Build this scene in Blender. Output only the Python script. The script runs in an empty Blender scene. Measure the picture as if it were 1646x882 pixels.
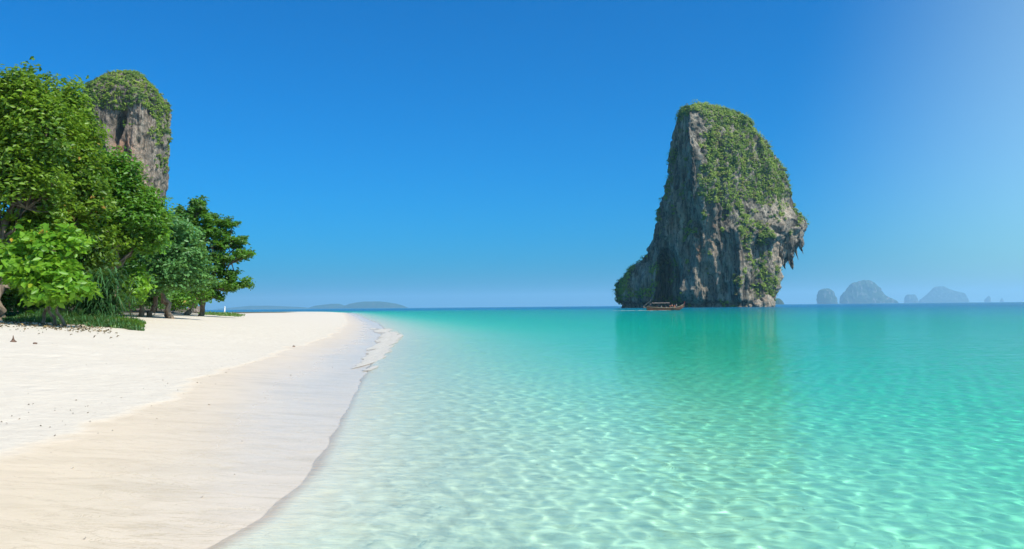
import bpy, bmesh, math, random
import numpy as np
from mathutils import Vector, Matrix, Euler

random.seed(7)
RNG = np.random.default_rng(7)
scene = bpy.context.scene
COL = scene.collection
R = math.radians

# ------------------------------------------------------------------ camera
W_PX, H_PX, F_PX = 1646.0, 882.0, 1292.0          # photograph's pixels, used for lens and layout measurements
EYE = 1.6
PITCH = math.atan((492.9 - 441.0) / F_PX)
ROLL = 0.565
cd = bpy.data.cameras.new('camera')
cam = bpy.data.objects.new('camera', cd)
COL.objects.link(cam)
cd.sensor_width = 36.0
cd.lens = 36.0 * F_PX / W_PX
cd.clip_start = 0.1
cd.clip_end = 120000.0
cam.location = (0, 0, EYE)
cam.rotation_euler = (Matrix.Rotation(R(90) + PITCH, 3, 'X') @ Matrix.Rotation(R(-ROLL), 3, 'Z')).to_euler()
scene.camera = cam

# ------------------------------------------------------------------ sky, sun, exposure
SUN_EL, SUN_AZ = 50.0, 122.0                        # degrees; azimuth from +Y towards +X
world = bpy.data.worlds.new('World')
scene.world = world
world.use_nodes = True
wn = world.node_tree.nodes
wl = world.node_tree.links
wn.clear()
sky = wn.new('ShaderNodeTexSky')
sky.sky_type = 'NISHITA'
sky.sun_disc = False
sky.sun_elevation = R(SUN_EL)
sky.sun_rotation = R(SUN_AZ)
sky.altitude = 0.0
sky.air_density = 1.0
sky.dust_density = 1.6
sky.ozone_density = 1.0
hs = wn.new('ShaderNodeHueSaturation')
hs.inputs['Hue'].default_value = 0.5
hs.inputs['Saturation'].default_value = 1.62
bg = wn.new('ShaderNodeBackground')
bg.inputs['Strength'].default_value = 0.093
wo = wn.new('ShaderNodeOutputWorld')
wb = wn.new('ShaderNodeMix')
wb.data_type = 'RGBA'
wb.blend_type = 'MULTIPLY'
wb.inputs[0].default_value = 1.0
wb.inputs[7].default_value = (0.36, 0.82, 1.36, 1.0)
wl.new(sky.outputs[0], wb.inputs[6])
wl.new(wb.outputs[2], hs.inputs['Color'])
# paler, hazier air towards the sun's side of the sky
tc = wn.new('ShaderNodeTexCoord')
dot = wn.new('ShaderNodeVectorMath')
dot.operation = 'DOT_PRODUCT'
dot.inputs[1].default_value = (math.sin(R(SUN_AZ)) * math.cos(R(20)), math.cos(R(SUN_AZ)) * math.cos(R(20)), -math.sin(R(20)))
glow = wn.new('ShaderNodeMapRange')
glow.interpolation_type = 'SMOOTHSTEP'
glow.inputs[1].default_value = -0.30
glow.inputs[2].default_value = 0.08
haze_add = wn.new('ShaderNodeMix')
haze_add.data_type = 'RGBA'
haze_add.blend_type = 'ADD'
haze_add.inputs[7].default_value = (2.4, 2.7, 1.1, 1.0)
wl.new(tc.outputs['Generated'], dot.inputs[0])
wl.new(dot.outputs['Value'], glow.inputs[0])
wl.new(glow.outputs[0], haze_add.inputs[0])
wl.new(hs.outputs[0], haze_add.inputs[6])
wl.new(haze_add.outputs[2], bg.inputs['Color'])
wl.new(bg.outputs[0], wo.inputs['Surface'])

sund = bpy.data.lights.new('sun', 'SUN')
sund.energy = 4.6
sund.angle = R(0.5)
sund.color = (1.0, 0.94, 0.83)
sun = bpy.data.objects.new('sun', sund)
COL.objects.link(sun)
SUNDIR = Vector((math.sin(R(SUN_AZ)) * math.cos(R(SUN_EL)), math.cos(R(SUN_AZ)) * math.cos(R(SUN_EL)), math.sin(R(SUN_EL))))
sun.rotation_euler = SUNDIR.to_track_quat('Z', 'Y').to_euler()
sun.location = (30, -10, 60)
try:
    sund.cycles.is_caustics_light = True
except Exception:
    pass

scene.view_settings.view_transform = 'Standard'
scene.view_settings.look = 'None'
scene.view_settings.exposure = 0.3
scene.view_settings.gamma = 1.0
scene.render.engine = 'CYCLES'
cy = scene.cycles
cy.use_denoising = True
cy.max_bounces = 10
cy.diffuse_bounces = 3
cy.glossy_bounces = 3
cy.transmission_bounces = 6
cy.transparent_max_bounces = 8
cy.volume_bounces = 1
cy.caustics_refractive = True
cy.caustics_reflective = False
cy.sample_clamp_indirect = 6.0
cy.sample_clamp_direct = 0.0

# ------------------------------------------------------------------ helpers
def px(x, y, Y):
    """world point at depth Y that the photograph shows at pixel x, y (ignores the small roll)"""
    hx, hy = x - W_PX / 2, 492.9 - 0.00987 * (x - W_PX / 2) - y
    return Vector((hx * Y / F_PX, Y, EYE + hy * Y / F_PX))

def hash_u(ix, iy, iz, seed):
    h = (ix.astype(np.int64) * 374761393 + iy.astype(np.int64) * 668265263 + iz.astype(np.int64) * 2147483647 + seed * 1274126177) & 0xFFFFFFFF
    h = ((h ^ (h >> 13)) * 1274126177) & 0xFFFFFFFF
    h = ((h ^ (h >> 16)) * 2246822519) & 0xFFFFFFFF
    return (h ^ (h >> 15)) & 0xFFFFFFFF

GRAD = np.array([(1,1,0),(-1,1,0),(1,-1,0),(-1,-1,0),(1,0,1),(-1,0,1),(1,0,-1),(-1,0,-1),(0,1,1),(0,-1,1),(0,1,-1),(0,-1,-1),(1,1,0),(-1,1,0),(0,-1,1),(0,-1,-1)], float)

def noise3(x, y, z, seed=0):
    x, y, z = np.broadcast_arrays(np.asarray(x, float), np.asarray(y, float), np.asarray(z, float))
    fx, fy, fz = np.floor(x), np.floor(y), np.floor(z)
    ix, iy, iz = fx.astype(np.int64), fy.astype(np.int64), fz.astype(np.int64)
    dx, dy, dz = x - fx, y - fy, z - fz
    u, v, w = [t * t * t * (t * (t * 6 - 15) + 10) for t in (dx, dy, dz)]
    def g(a, b, c):
        gr = GRAD[hash_u(ix + a, iy + b, iz + c, seed) & 15]
        return gr[..., 0] * (dx - a) + gr[..., 1] * (dy - b) + gr[..., 2] * (dz - c)
    def L(a, b, t): return a + (b - a) * t
    return L(L(L(g(0,0,0), g(1,0,0), u), L(g(0,1,0), g(1,1,0), u), v), L(L(g(0,0,1), g(1,0,1), u), L(g(0,1,1), g(1,1,1), u), v), w)

def fbm(x, y, z, octaves=4, seed=0, lac=2.03, gain=0.5):
    s, a = 0.0, 1.0
    for k in range(octaves):
        s = s + a * noise3(np.asarray(x) * lac**k, np.asarray(y) * lac**k, np.asarray(z) * lac**k, seed + k * 17)
        a *= gain
    return s

def sstep(a, b, x):
    t = np.clip((np.asarray(x, float) - a) / (b - a), 0, 1)
    return t * t * (3 - 2 * t)

def mesh_from(name, verts, faces, smooth=False):
    """verts (n,3) array, faces (m,3) or (m,4) int array"""
    me = bpy.data.meshes.new(name)
    verts = np.asarray(verts, np.float32)
    faces = np.asarray(faces, np.int32)
    m, k = faces.shape
    me.vertices.add(len(verts))
    me.vertices.foreach_set('co', verts.ravel())
    me.loops.add(m * k)
    me.loops.foreach_set('vertex_index', faces.ravel())
    me.polygons.add(m)
    me.polygons.foreach_set('loop_start', np.arange(0, m * k, k, dtype=np.int32))
    if smooth:
        me.polygons.foreach_set('use_smooth', np.ones(m, bool))
    me.update(calc_edges=True)
    return me

def link(name, me, mat=None, parent=None, **props):
    o = bpy.data.objects.new(name, me)
    COL.objects.link(o)
    if mat is not None and me is not None and len(me.materials) == 0:
        me.materials.append(mat)
    if parent is not None:
        o.parent = parent
    for k, v in props.items():
        o[k] = v
    return o

def thing(name, label, category, loc=(0, 0, 0), rz=0.0, group=None):
    o = bpy.data.objects.new(name, None)
    COL.objects.link(o)
    o.empty_display_size = 0.2
    o.location = loc
    o.rotation_euler = (0, 0, rz)
    o['label'] = label
    o['category'] = category
    if group:
        o['group'] = group
    return o

def attr(me, name, values):
    a = me.attributes.new(name, 'FLOAT', 'POINT')
    a.data.foreach_set('value', np.asarray(values, np.float32))

class NT:
    """small helper for building node materials"""
    def __init__(self, name):
        self.mat = bpy.data.materials.new(name)
        self.mat.use_nodes = True
        self.t = self.mat.node_tree
        self.t.nodes.clear()
        self.out = self.t.nodes.new('ShaderNodeOutputMaterial')
    def n(self, kind, **kw):
        nd = self.t.nodes.new('ShaderNode' + kind)
        ins = kw.pop('ins', {})
        for k, v in kw.items():
            setattr(nd, k, v)
        for k, v in ins.items():
            self.set(nd, k, v)
        return nd
    def set(self, nd, k, v):
        s = nd.inputs[k]
        if isinstance(v, bpy.types.NodeSocket):
            self.t.links.new(v, s)
        elif isinstance(v, bpy.types.Node):
            self.t.links.new(v.outputs[0], s)
        else:
            s.default_value = v
    def math(self, op, a, b=None, c=None, clamp=False):
        nd = self.t.nodes.new('ShaderNodeMath')
        nd.operation = op
        nd.use_clamp = clamp
        self.set(nd, 0, a)
        if b is not None: self.set(nd, 1, b)
        if c is not None: self.set(nd, 2, c)
        return nd.outputs[0]
    def mix(self, fac, a, b, blend='MIX'):
        nd = self.t.nodes.new('ShaderNodeMix')
        nd.data_type = 'RGBA'
        nd.blend_type = blend
        self.set(nd, 0, fac)
        for idx, v in ((6, a), (7, b)):
            if isinstance(v, tuple) and len(v) == 3: v = (*v, 1.0)
            self.set(nd, idx, v)
        return nd.outputs[2]
    def maprange(self, v, a, b, c=0.0, d=1.0, smooth=False):
        nd = self.t.nodes.new('ShaderNodeMapRange')
        if smooth: nd.interpolation_type = 'SMOOTHSTEP'
        self.set(nd, 0, v)
        for i, q in zip((1, 2, 3, 4), (a, b, c, d)): self.set(nd, i, q)
        return nd.outputs[0]
    def attr(self, name):
        return self.n('Attribute', attribute_name=name).outputs['Fac']
    def pos(self, scale=(1, 1, 1)):
        g = self.n('NewGeometry')
        m = self.n('Mapping', ins={'Vector': g.outputs['Position'], 'Scale': scale})
        return m.outputs[0]
    def noise(self, vec, scale, detail=3.0, rough=0.5, out='Fac', dist=0.0):
        nd = self.n('TexNoise', ins={'Vector': vec, 'Scale': scale, 'Detail': detail, 'Roughness': rough, 'Distortion': dist})
        return nd.outputs[out]
    def bump(self, h, strength=0.5, dist=0.05, normal=None):
        ins = {'Height': h, 'Strength': strength, 'Distance': dist}
        if normal is not None: ins['Normal'] = normal
        return self.n('Bump', ins=ins).outputs[0]
    def surface(self, s):
        self.t.links.new(s if isinstance(s, bpy.types.NodeSocket) else s.outputs[0], self.out.inputs['Surface'])
        return self.mat
    def principled(self, **ins):
        nd = self.t.nodes.new('ShaderNodeBsdfPrincipled')
        for k, v in ins.items():
            k = k.replace('_', ' ')
            if isinstance(v, tuple) and len(v) == 3: v = (*v, 1.0)
            self.set(nd, k, v)
        return nd

# ------------------------------------------------------------------ lie of the land
SHORE = np.array([(-60, -3.6), (-10, -2.7), (3, -2.12), (5.39, -2.02), (6.18, -1.90), (8.16, -1.98), (11.25, -2.42), (15.4, -3.02), (22, -3.95), (29.8, -4.9),
                  (46.5, -6.95), (84.7, -14.2), (140, -26), (206, -40), (295, -60), (340, -80), (375, -120), (400, -200), (415, -400), (425, -4000)])
_sd = np.concatenate([np.stack([np.interp(np.linspace(0, 1, 24, endpoint=False), (0, 1), (SHORE[i, k], SHORE[i + 1, k])) for k in (1, 0)], 1) for i in range(len(SHORE) - 1)])

def shore_dist(x, y):
    """metres landward (+) or seaward (-) of the waterline"""
    x = np.asarray(x, float); y = np.asarray(y, float)
    xf, yf = x.ravel(), y.ravel()
    best = np.full(xf.shape, 1e18)
    ax, ay = SHORE[:-1, 1], SHORE[:-1, 0]
    bx, by = SHORE[1:, 1], SHORE[1:, 0]
    for i in range(len(ax)):
        ex, ey = bx[i] - ax[i], by[i] - ay[i]
        t = np.clip(((xf - ax[i]) * ex + (yf - ay[i]) * ey) / (ex * ex + ey * ey), 0, 1)
        d = (xf - ax[i] - t * ex) ** 2 + (yf - ay[i] - t * ey) ** 2
        best = np.minimum(best, d)
    land = (yf < np.interp(-xf, -SHORE[::-1][:, 1][::-1], SHORE[:, 0])) if False else (xf < np.interp(yf, SHORE[:, 0], SHORE[:, 1]))
    s = np.sqrt(best) * np.where(land, 1, -1)
    return s.reshape(x.shape)

def ground_z(x, y, s=None):
    x = np.asarray(x, float); y = np.asarray(y, float)
    if s is None: s = shore_dist(x, y)
    se = np.maximum(s, 0)
    cap = np.interp(y, [0, 45, 70, 90, 120, 200, 300, 420], [1.62, 1.62, 1.5, 1.3, 1.1, 0.7, 0.5, 0.4])
    inland = sstep(-0.385, -0.43, x / np.maximum(y, 1.0)) * sstep(35, 60, y)
    cap = cap * (1 - inland) + inland * np.interp(y, [60, 200], [1.75, 3.0])
    rise = 0.062 * se + 0.075 * np.maximum(se - 3.4, 0) ** 2 / (np.maximum(se - 3.4, 0) + 3.0)
    land = cap * np.tanh(rise / cap)
    sea = -np.interp(-s, [0, 1, 3, 6, 10, 16, 30, 60, 120, 250, 600, 1500, 6000, 40000], [0, 0.10, 0.29, 0.64, 1.15, 1.7, 2.5, 3.6, 6.5, 11.0, 17, 20, 22, 24])
    z = np.where(s > 0, land, sea)
    near = np.exp(-np.hypot(x, y) / 60)
    z = z + sstep(3.5, 6, s) * near * (0.05 * fbm(x / 2.3, y / 2.3, 0.0, 3, 5) + 0.02 * fbm(x / 0.5, y / 0.5, 0.0, 2, 9))
    z = z + sstep(-1.0, -5, s) * near * 0.05 * fbm(x / 1.7, y / 1.7, 0.0, 3, 6)
    return z

def gz(x, y):
    return float(ground_z(np.array([x]), np.array([y]))[0])

def polar_grid(th, r, cx=0.0, cy=0.0):
    T, RR = np.meshgrid(th, r)
    X = cx + RR * np.sin(T)
    Y = cy + RR * np.cos(T)
    n, m = T.shape
    idx = np.arange(n * m).reshape(n, m)
    F = np.stack([idx[:-1, :-1], idx[:-1, 1:], idx[1:, 1:], idx[1:, :-1]], -1).reshape(-1, 4)
    return X.ravel(), Y.ravel(), F

# ------------------------------------------------------------------ sand, from the dry beach down to the sea bed
def make_sand_material():
    m = NT('sand')
    p = m.pos()
    s = m.attr('shore')
    wob = m.math('SUBTRACT', m.noise(p, 0.28, 4, 0.55), 0.5)
    wob2 = m.math('SUBTRACT', m.noise(p, 1.6, 3, 0.5), 0.5)
    sw = m.math('ADD', s, m.math('ADD', m.math('MULTIPLY', wob, 2.2), m.math('MULTIPLY', wob2, 0.25)))
    wet = m.math('SUBTRACT', 1.0, m.maprange(sw, 2.95, 3.3, 0, 1, True))
    soak = m.math('SUBTRACT', 1.0, m.maprange(sw, 0.4, 3.0, 0, 1, True))
    grain = m.noise(p, 260, 2, 0.6)
    soil = m.maprange(m.math('ADD', s, m.math('MULTIPLY', wob, 9.0)), 16.5, 18.5, 0, 1, True)
    big = m.noise(p, 0.5, 4, 0.55)
    dry_c = m.mix(big, (0.60, 0.515, 0.41), (0.665, 0.58, 0.475))
    wet_c = m.mix(big, (0.72, 0.56, 0.39), (0.77, 0.625, 0.46))
    streak = m.noise(m.pos((0.9, 2.2, 1)), 1.3, 5, 0.6, dist=0.8)
    wet_c = m.mix(m.maprange(streak, 0.45, 0.68, 0, 0.34), wet_c, (0.50, 0.39, 0.26))
    col = m.mix(wet, dry_c, wet_c)
    col = m.mix(m.maprange(s, 0.9, 0.0, 0.0, 0.09), col, (0.42, 0.34, 0.25))
    col = m.mix(m.maprange(s, 0.0, -0.12), col, m.mix(big, (0.87, 0.79, 0.585), (0.93, 0.86, 0.65)))
    col = m.mix(m.math('MULTIPLY', m.maprange(grain, 0.35, 0.7), 0.12), col, (0.42, 0.34, 0.25))
    speck = m.noise(p, 38, 3, 0.7)
    col = m.mix(m.maprange(speck, 0.50, 0.72, 0.0, 0.16), col, m.mix(wet, (0.50, 0.42, 0.33), (0.44, 0.35, 0.25)))
    flow = m.noise(m.pos((0.9, 3.2, 1.0)), 1.1, 5, 0.6, dist=1.6)
    line = m.maprange(m.math('ABSOLUTE', m.math('SUBTRACT', flow, 0.5)), 0.0, 0.016, 1.0, 0.0, True)
    col = m.mix(m.math('MULTIPLY', m.math('MULTIPLY', line, wet), m.maprange(big, 0.40, 0.62, 0.0, 0.16)), col, (0.46, 0.33, 0.19))
    deb = m.maprange(m.noise(p, 9, 3, 0.6), 0.71, 0.76)
    col = m.mix(m.math('MULTIPLY', deb, m.math('MULTIPLY', m.math('SUBTRACT', 1.0, wet), 0.35)), col, (0.30, 0.23, 0.16))
    col = m.mix(soil, col, m.mix(m.noise(p, 3.0, 5, 0.6), (0.05, 0.045, 0.025), (0.17, 0.13, 0.08)))
    rough = m.maprange(soak, 0, 1, 0.42, 0.20)
    rough = m.math('ADD', m.math('MULTIPLY', wet, m.math('SUBTRACT', rough, 0.9)), 0.9)
    h = m.math('ADD', m.math('MULTIPLY', m.noise(p, 3.5, 4, 0.6), m.math('SUBTRACT', 1.0, wet)), m.math('MULTIPLY', m.noise(m.pos((1, 1.8, 1)), 1.1, 4, 0.5), 0.25))
    vor = m.n('TexVoronoi', feature='SMOOTH_F1', ins={'Vector': m.n('Mapping', ins={'Vector': p, 'Scale': (1.5, 1.1, 1.0)}).outputs[0], 'Scale': 1.0, 'Smoothness': 0.6}).outputs[0]
    dent = m.math('MULTIPLY', m.math('SUBTRACT', 1.0, wet), m.maprange(vor, 0.05, 0.30, -0.55, 0.0, True))
    h = m.math('ADD', h, m.math('MULTIPLY', dent, m.maprange(big, 0.42, 0.6)))
    h = m.math('ADD', h, m.math('MULTIPLY', line, -0.05))
    h = m.math('ADD', h, m.math('MULTIPLY', grain, 0.02))
    nb = m.bump(h, 0.7, 0.06)
    b = m.principled(Base_Color=col, Roughness=rough, Normal=nb, Specular_IOR_Level=m.maprange(wet, 0, 1, 0.12, 0.17))
    return m.surface(b)

SAND = make_sand_material()
th = np.concatenate([np.linspace(R(-175), R(-44), 60, endpoint=False), np.linspace(R(-44), R(44), 470), np.linspace(R(44), R(175), 60)[1:]])
rr = np.concatenate([[0.05, 0.6, 1.2, 1.8, 2.4], 3.0 * 1.006 ** np.arange(0, 560), 3.0 * 1.006 ** 560 * 1.045 ** np.arange(1, 150)])
rr = rr[rr < 24000]
X, Y, F = polar_grid(th, rr)
S = shore_dist(X, Y)
me = mesh_from('beach', np.stack([X, Y, ground_z(X, Y, S)], 1), F, True)
attr(me, 'shore', S)
beach = link('beach', me, SAND, kind='structure', label='pale sand beach running under the clear sea')
try: beach.cycles.is_caustics_receiver = True
except Exception: pass

# ------------------------------------------------------------------ sea
def make_water_material():
    m = NT('sea_water')
    d = m.attr('depth')
    p = m.pos()
    tint = m.n('CombineColor', ins={0: m.math('MULTIPLY', 1.12, m.math('POWER', 0.34, d)), 1: m.math('MULTIPLY', 1.12, m.math('POWER', 0.975, d)), 2: m.math('MULTIPLY', 1.12, m.math('POWER', 0.82, d))}).outputs[0]
    far = m.attr('range')
    rip = m.math('ADD', m.noise(m.pos((1.0, 1.6, 1)), 1.4, 4, 0.6), m.math('MULTIPLY', m.noise(m.pos((1.0, 1.5, 1)), 0.35, 3, 0.55), 1.4))
    nb = m.bump(rip, m.maprange(far, 12, 60, 0.0, 0.55), 0.22)
    ng = m.bump(m.noise(m.pos((1.0, 2.2, 1)), 3.2, 4, 0.6), m.maprange(far, 10, 80, 0.35, 0.0), 0.06, nb)
    fr = m.n('Fresnel', ins={'IOR': 1.33, 'Normal': ng})
    gl = m.n('BsdfGlossy', ins={'Roughness': m.maprange(far, 20, 400, 0.02, 0.10), 'Normal': ng})
    rf = m.n('BsdfRefraction', ins={'Color': tint, 'Roughness': 0.0, 'IOR': 1.33, 'Normal': nb})
    deep = m.mix(m.maprange(d, 1.2, 12.0), (0.0, 0.315, 0.36), (0.0, 0.115, 0.25))
    df = m.n('BsdfDiffuse', ins={'Color': deep, 'Normal': nb})
    body = m.n('MixShader', ins={0: m.math('SUBTRACT', 1.0, m.math('POWER', 0.80, d)), 1: rf.outputs[0], 2: df.outputs[0]})
    above = m.math('SUBTRACT', 1.0, m.n('NewGeometry').outputs['Backfacing'])
    top = m.n('MixShader', ins={0: m.math('MULTIPLY', m.math('MULTIPLY', fr.outputs[0], above), 0.72), 1: body.outputs[0], 2: gl.outputs[0]})
    return m.surface(top)

WATER = make_water_material()
th = np.concatenate([np.linspace(R(-80), R(-38), 30, endpoint=False), np.linspace(R(-38), R(38), 740), np.linspace(R(38), R(120), 60)[1:]])
rr = np.concatenate([np.linspace(2.0, 4.4, 16, endpoint=False), 4.4 * 1.003 ** np.arange(0, 430), 16 * 1.006 ** np.arange(0, 170), 44.2 * 1.03 ** np.arange(1, 280)])
rr = rr[rr < 24000]
X, Y, F = polar_grid(th, rr)
S = shore_dist(X, Y)
rng = np.hypot(X, Y)
Z = np.zeros_like(X)
wr = np.random.default_rng(11)
CURV = 0.58
for k in range(60):
    lam = 0.12 * (1.7 / 0.12) ** (k / 59.0)
    a = R(215) + wr.normal(0, R(55))
    dirx, diry = math.sin(a), math.cos(a)
    kk = 2 * math.pi / lam
    amp = CURV / kk ** 2 * (lam / 0.3) ** 0.05 if lam < 0.3 else CURV / (2 * math.pi / 0.3) ** 2 * (lam / 0.3) ** 0.15
    amp *= 1 - 0.5 * sstep(0.32, 0.75, lam)
    fade = sstep(lam * 95, lam * 52, rng)
    Z += amp * fade * np.sin(kk * (X * dirx + Y * diry) + wr.uniform(0, 6.28) + 1.2 * noise3(X / (lam * 4), Y / (lam * 4), k * 3.7))
off = np.maximum(-S, 0)
Z *= (sstep(-0.1, 0.6, -S) * 0.97 + 0.03) * (1.08 - 0.60 * sstep(2.0, 6.5, -S))
lipn = 0.6 + 0.8 * noise3(X / 2.5, Y / 2.5, 0.3, 4)
Z += 0.014 * lipn * np.exp(-((-S - 0.16 - 0.25 * noise3(X / 1.3, Y / 1.3, 1.0, 3)) / 0.22) ** 2) * (rng < 400)
gzz = ground_z(X, Y, S)
low = np.clip(-S * 0.058, 0.0, 0.075)                       # ripples never bare the sea bed
dd = Z - gzz - low
Z = np.where((S < 0) & (rng < 400), gzz + low + 0.5 * (dd + np.sqrt(dd * dd + 0.0006 * low / 0.075)), Z)
film = Z - gzz
keep = np.where(rng[F].min(1) < 400, film[F].min(1) > 0.004, S[F].min(1) < 0.5)
F = F[keep]
used = np.unique(F)
remap = np.full(len(X), -1, np.int64); remap[used] = np.arange(len(used))
me = mesh_from('sea', np.stack([X, Y, Z], 1)[used], remap[F], True)
attr(me, 'depth', np.maximum(0.0, -ground_z(X, Y, S))[used])
attr(me, 'range', rng[used])
sea = link('sea', me, WATER, kind='structure', label='clear turquoise sea lapping a white sand beach')
try: sea.cycles.is_caustics_caster = True
except Exception: pass

# ------------------------------------------------------------------ materials for rock and plants
def make_rock_material(name, base_dark, base_light, cream, orange):
    m = NT(name)
    g = m.n('TexCoord').outputs['Object']
    def mp(sc): return m.n('Mapping', ins={'Vector': g, 'Scale': sc}).outputs[0]
    streak = m.noise(mp((0.22, 0.22, 0.03)), 1.0, 6, 0.62)
    fine = m.noise(mp((0.9, 0.9, 0.16)), 1.0, 5, 0.65)
    blot = m.noise(mp((0.07, 0.07, 0.05)), 1.0, 4, 0.6)
    c = m.mix(m.maprange(streak, 0.36, 0.66), base_dark, base_light)
    c = m.mix(m.math('MULTIPLY', m.maprange(fine, 0.50, 0.66), 0.7), c, tuple(v * 0.42 for v in base_dark))
    tan = m.noise(mp((0.13, 0.13, 0.022)), 1.0, 4, 0.6)
    c = m.mix(m.math('MULTIPLY', m.maprange(tan, 0.55, 0.70), 0.6), c, tuple(v * 0.75 for v in cream))
    crack = m.noise(mp((0.30, 0.30, 0.016)), 1.0, 3, 0.55, dist=0.4)
    ck = m.maprange(m.math('ABSOLUTE', m.math('SUBTRACT', crack, 0.47)), 0.0, 0.028, 0.85, 0.0, True)
    c = m.mix(ck, c, tuple(v * 0.25 for v in base_dark))
    cr = m.math('ADD', m.attr('cream'), m.math('MULTIPLY', m.math('SUBTRACT', blot, 0.62), 1.5), clamp=True)
    c = m.mix(m.math('MULTIPLY', cr, m.maprange(fine, 0.66, 0.40, 0.25, 1.0)), c, cream)
    og = m.math('MULTIPLY', m.attr('orange'), m.maprange(fine, 0.62, 0.45))
    c = m.mix(og, c, orange)
    h = m.math('ADD', m.math('MULTIPLY', m.noise(mp((0.5, 0.5, 0.14)), 1.0, 7, 0.65), 1.6), m.math('MULTIPLY', m.noise(mp((1.8, 1.8, 0.9)), 1.0, 5, 0.7), 0.7))
    return m.surface(m.principled(Base_Color=c, Roughness=0.92, Specular_IOR_Level=0.2, Normal=m.bump(h, 1.0, 1.5)))

ROCK = make_rock_material('limestone', (0.045, 0.041, 0.036), (0.46, 0.395, 0.305), (0.66, 0.53, 0.39), (0.42, 0.21, 0.10))
ROCK_WARM = make_rock_material('warm_limestone', (0.085, 0.075, 0.064), (0.43, 0.36, 0.295), (0.58, 0.44, 0.33), (0.46, 0.20, 0.10))

def make_leaf_material(name, a, b, odd, odd_share=0.04, trans=0.35, rough=0.42):
    m = NT(name)
    v = m.attr('tone')
    big = m.noise(m.pos(), 0.45, 3, 0.5)
    c = m.mix(m.math('ADD', m.math('MULTIPLY', v, 0.7), m.math('MULTIPLY', m.math('SUBTRACT', big, 0.35), 0.9), clamp=True), a, b)
    c = m.mix(m.maprange(v, 1.0 - odd_share, 1.0 - odd_share * 0.6), c, odd)
    p = m.principled(Base_Color=c, Roughness=rough, Specular_IOR_Level=0.4)
    t = m.n('BsdfTranslucent', ins={'Color': m.mix(0.5, c, (0.35, 0.55, 0.05), 'MIX')})
    return m.surface(m.n('MixShader', ins={0: trans, 1: p.outputs[0], 2: t.outputs[0]}))

LEAF_CLIFF = make_leaf_material('cliff_foliage', (0.045, 0.12, 0.013), (0.35, 0.46, 0.040), (0.20, 0.16, 0.06), 0.10, 0.25, 0.6)
LEAF_DARK = make_leaf_material('dark_leaf', (0.018, 0.080, 0.008), (0.14, 0.34, 0.020), (0.30, 0.20, 0.03), 0.015)
LEAF_OLIVE = make_leaf_material('olive_leaf', (0.030, 0.095, 0.008), (0.25, 0.40, 0.022), (0.36, 0.20, 0.04), 0.08)
LEAF_LIME = make_leaf_material('lime_leaf', (0.07, 0.24, 0.012), (0.26, 0.48, 0.03), (0.50, 0.32, 0.03), 0.04, 0.45)
LEAF_GREY = make_leaf_material('grey_leaf', (0.04, 0.15, 0.04), (0.17, 0.37, 0.10), (0.22, 0.22, 0.06), 0.01)
LEAF_BLADE = make_leaf_material('blade_leaf', (0.018, 0.075, 0.022), (0.08, 0.20, 0.06), (0.22, 0.20, 0.08), 0.03, 0.25)
LEAF_GRASS = make_leaf_material('grass_blade', (0.035, 0.11, 0.012), (0.14, 0.26, 0.03), (0.30, 0.27, 0.10), 0.06, 0.3)

def make_bark():
    m = NT('bark')
    g = m.n('TexCoord').outputs['Object']
    n1 = m.noise(m.n('Mapping', ins={'Vector': g, 'Scale': (6, 6, 1.5)}).outputs[0], 1.0, 5, 0.6)
    c = m.mix(m.maprange(n1, 0.35, 0.68), (0.09, 0.065, 0.045), (0.30, 0.23, 0.165))
    return m.surface(m.principled(Base_Color=c, Roughness=0.9, Normal=m.bump(n1, 0.7, 0.06)))
BARK = make_bark()

def plain(name, col, rough=0.6, var=0.25, scale=6.0, spec=0.4):
    m = NT(name)
    n1 = m.noise(m.n('TexCoord').outputs['Object'], scale, 4, 0.6)
    c = m.mix(m.maprange(n1, 0.35, 0.65), tuple(v * (1 - var) for v in col), tuple(min(1, v * (1 + var)) for v in col))
    return m.surface(m.principled(Base_Color=c, Roughness=rough, Specular_IOR_Level=spec, Normal=m.bump(n1, 0.2, 0.02)))

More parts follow.
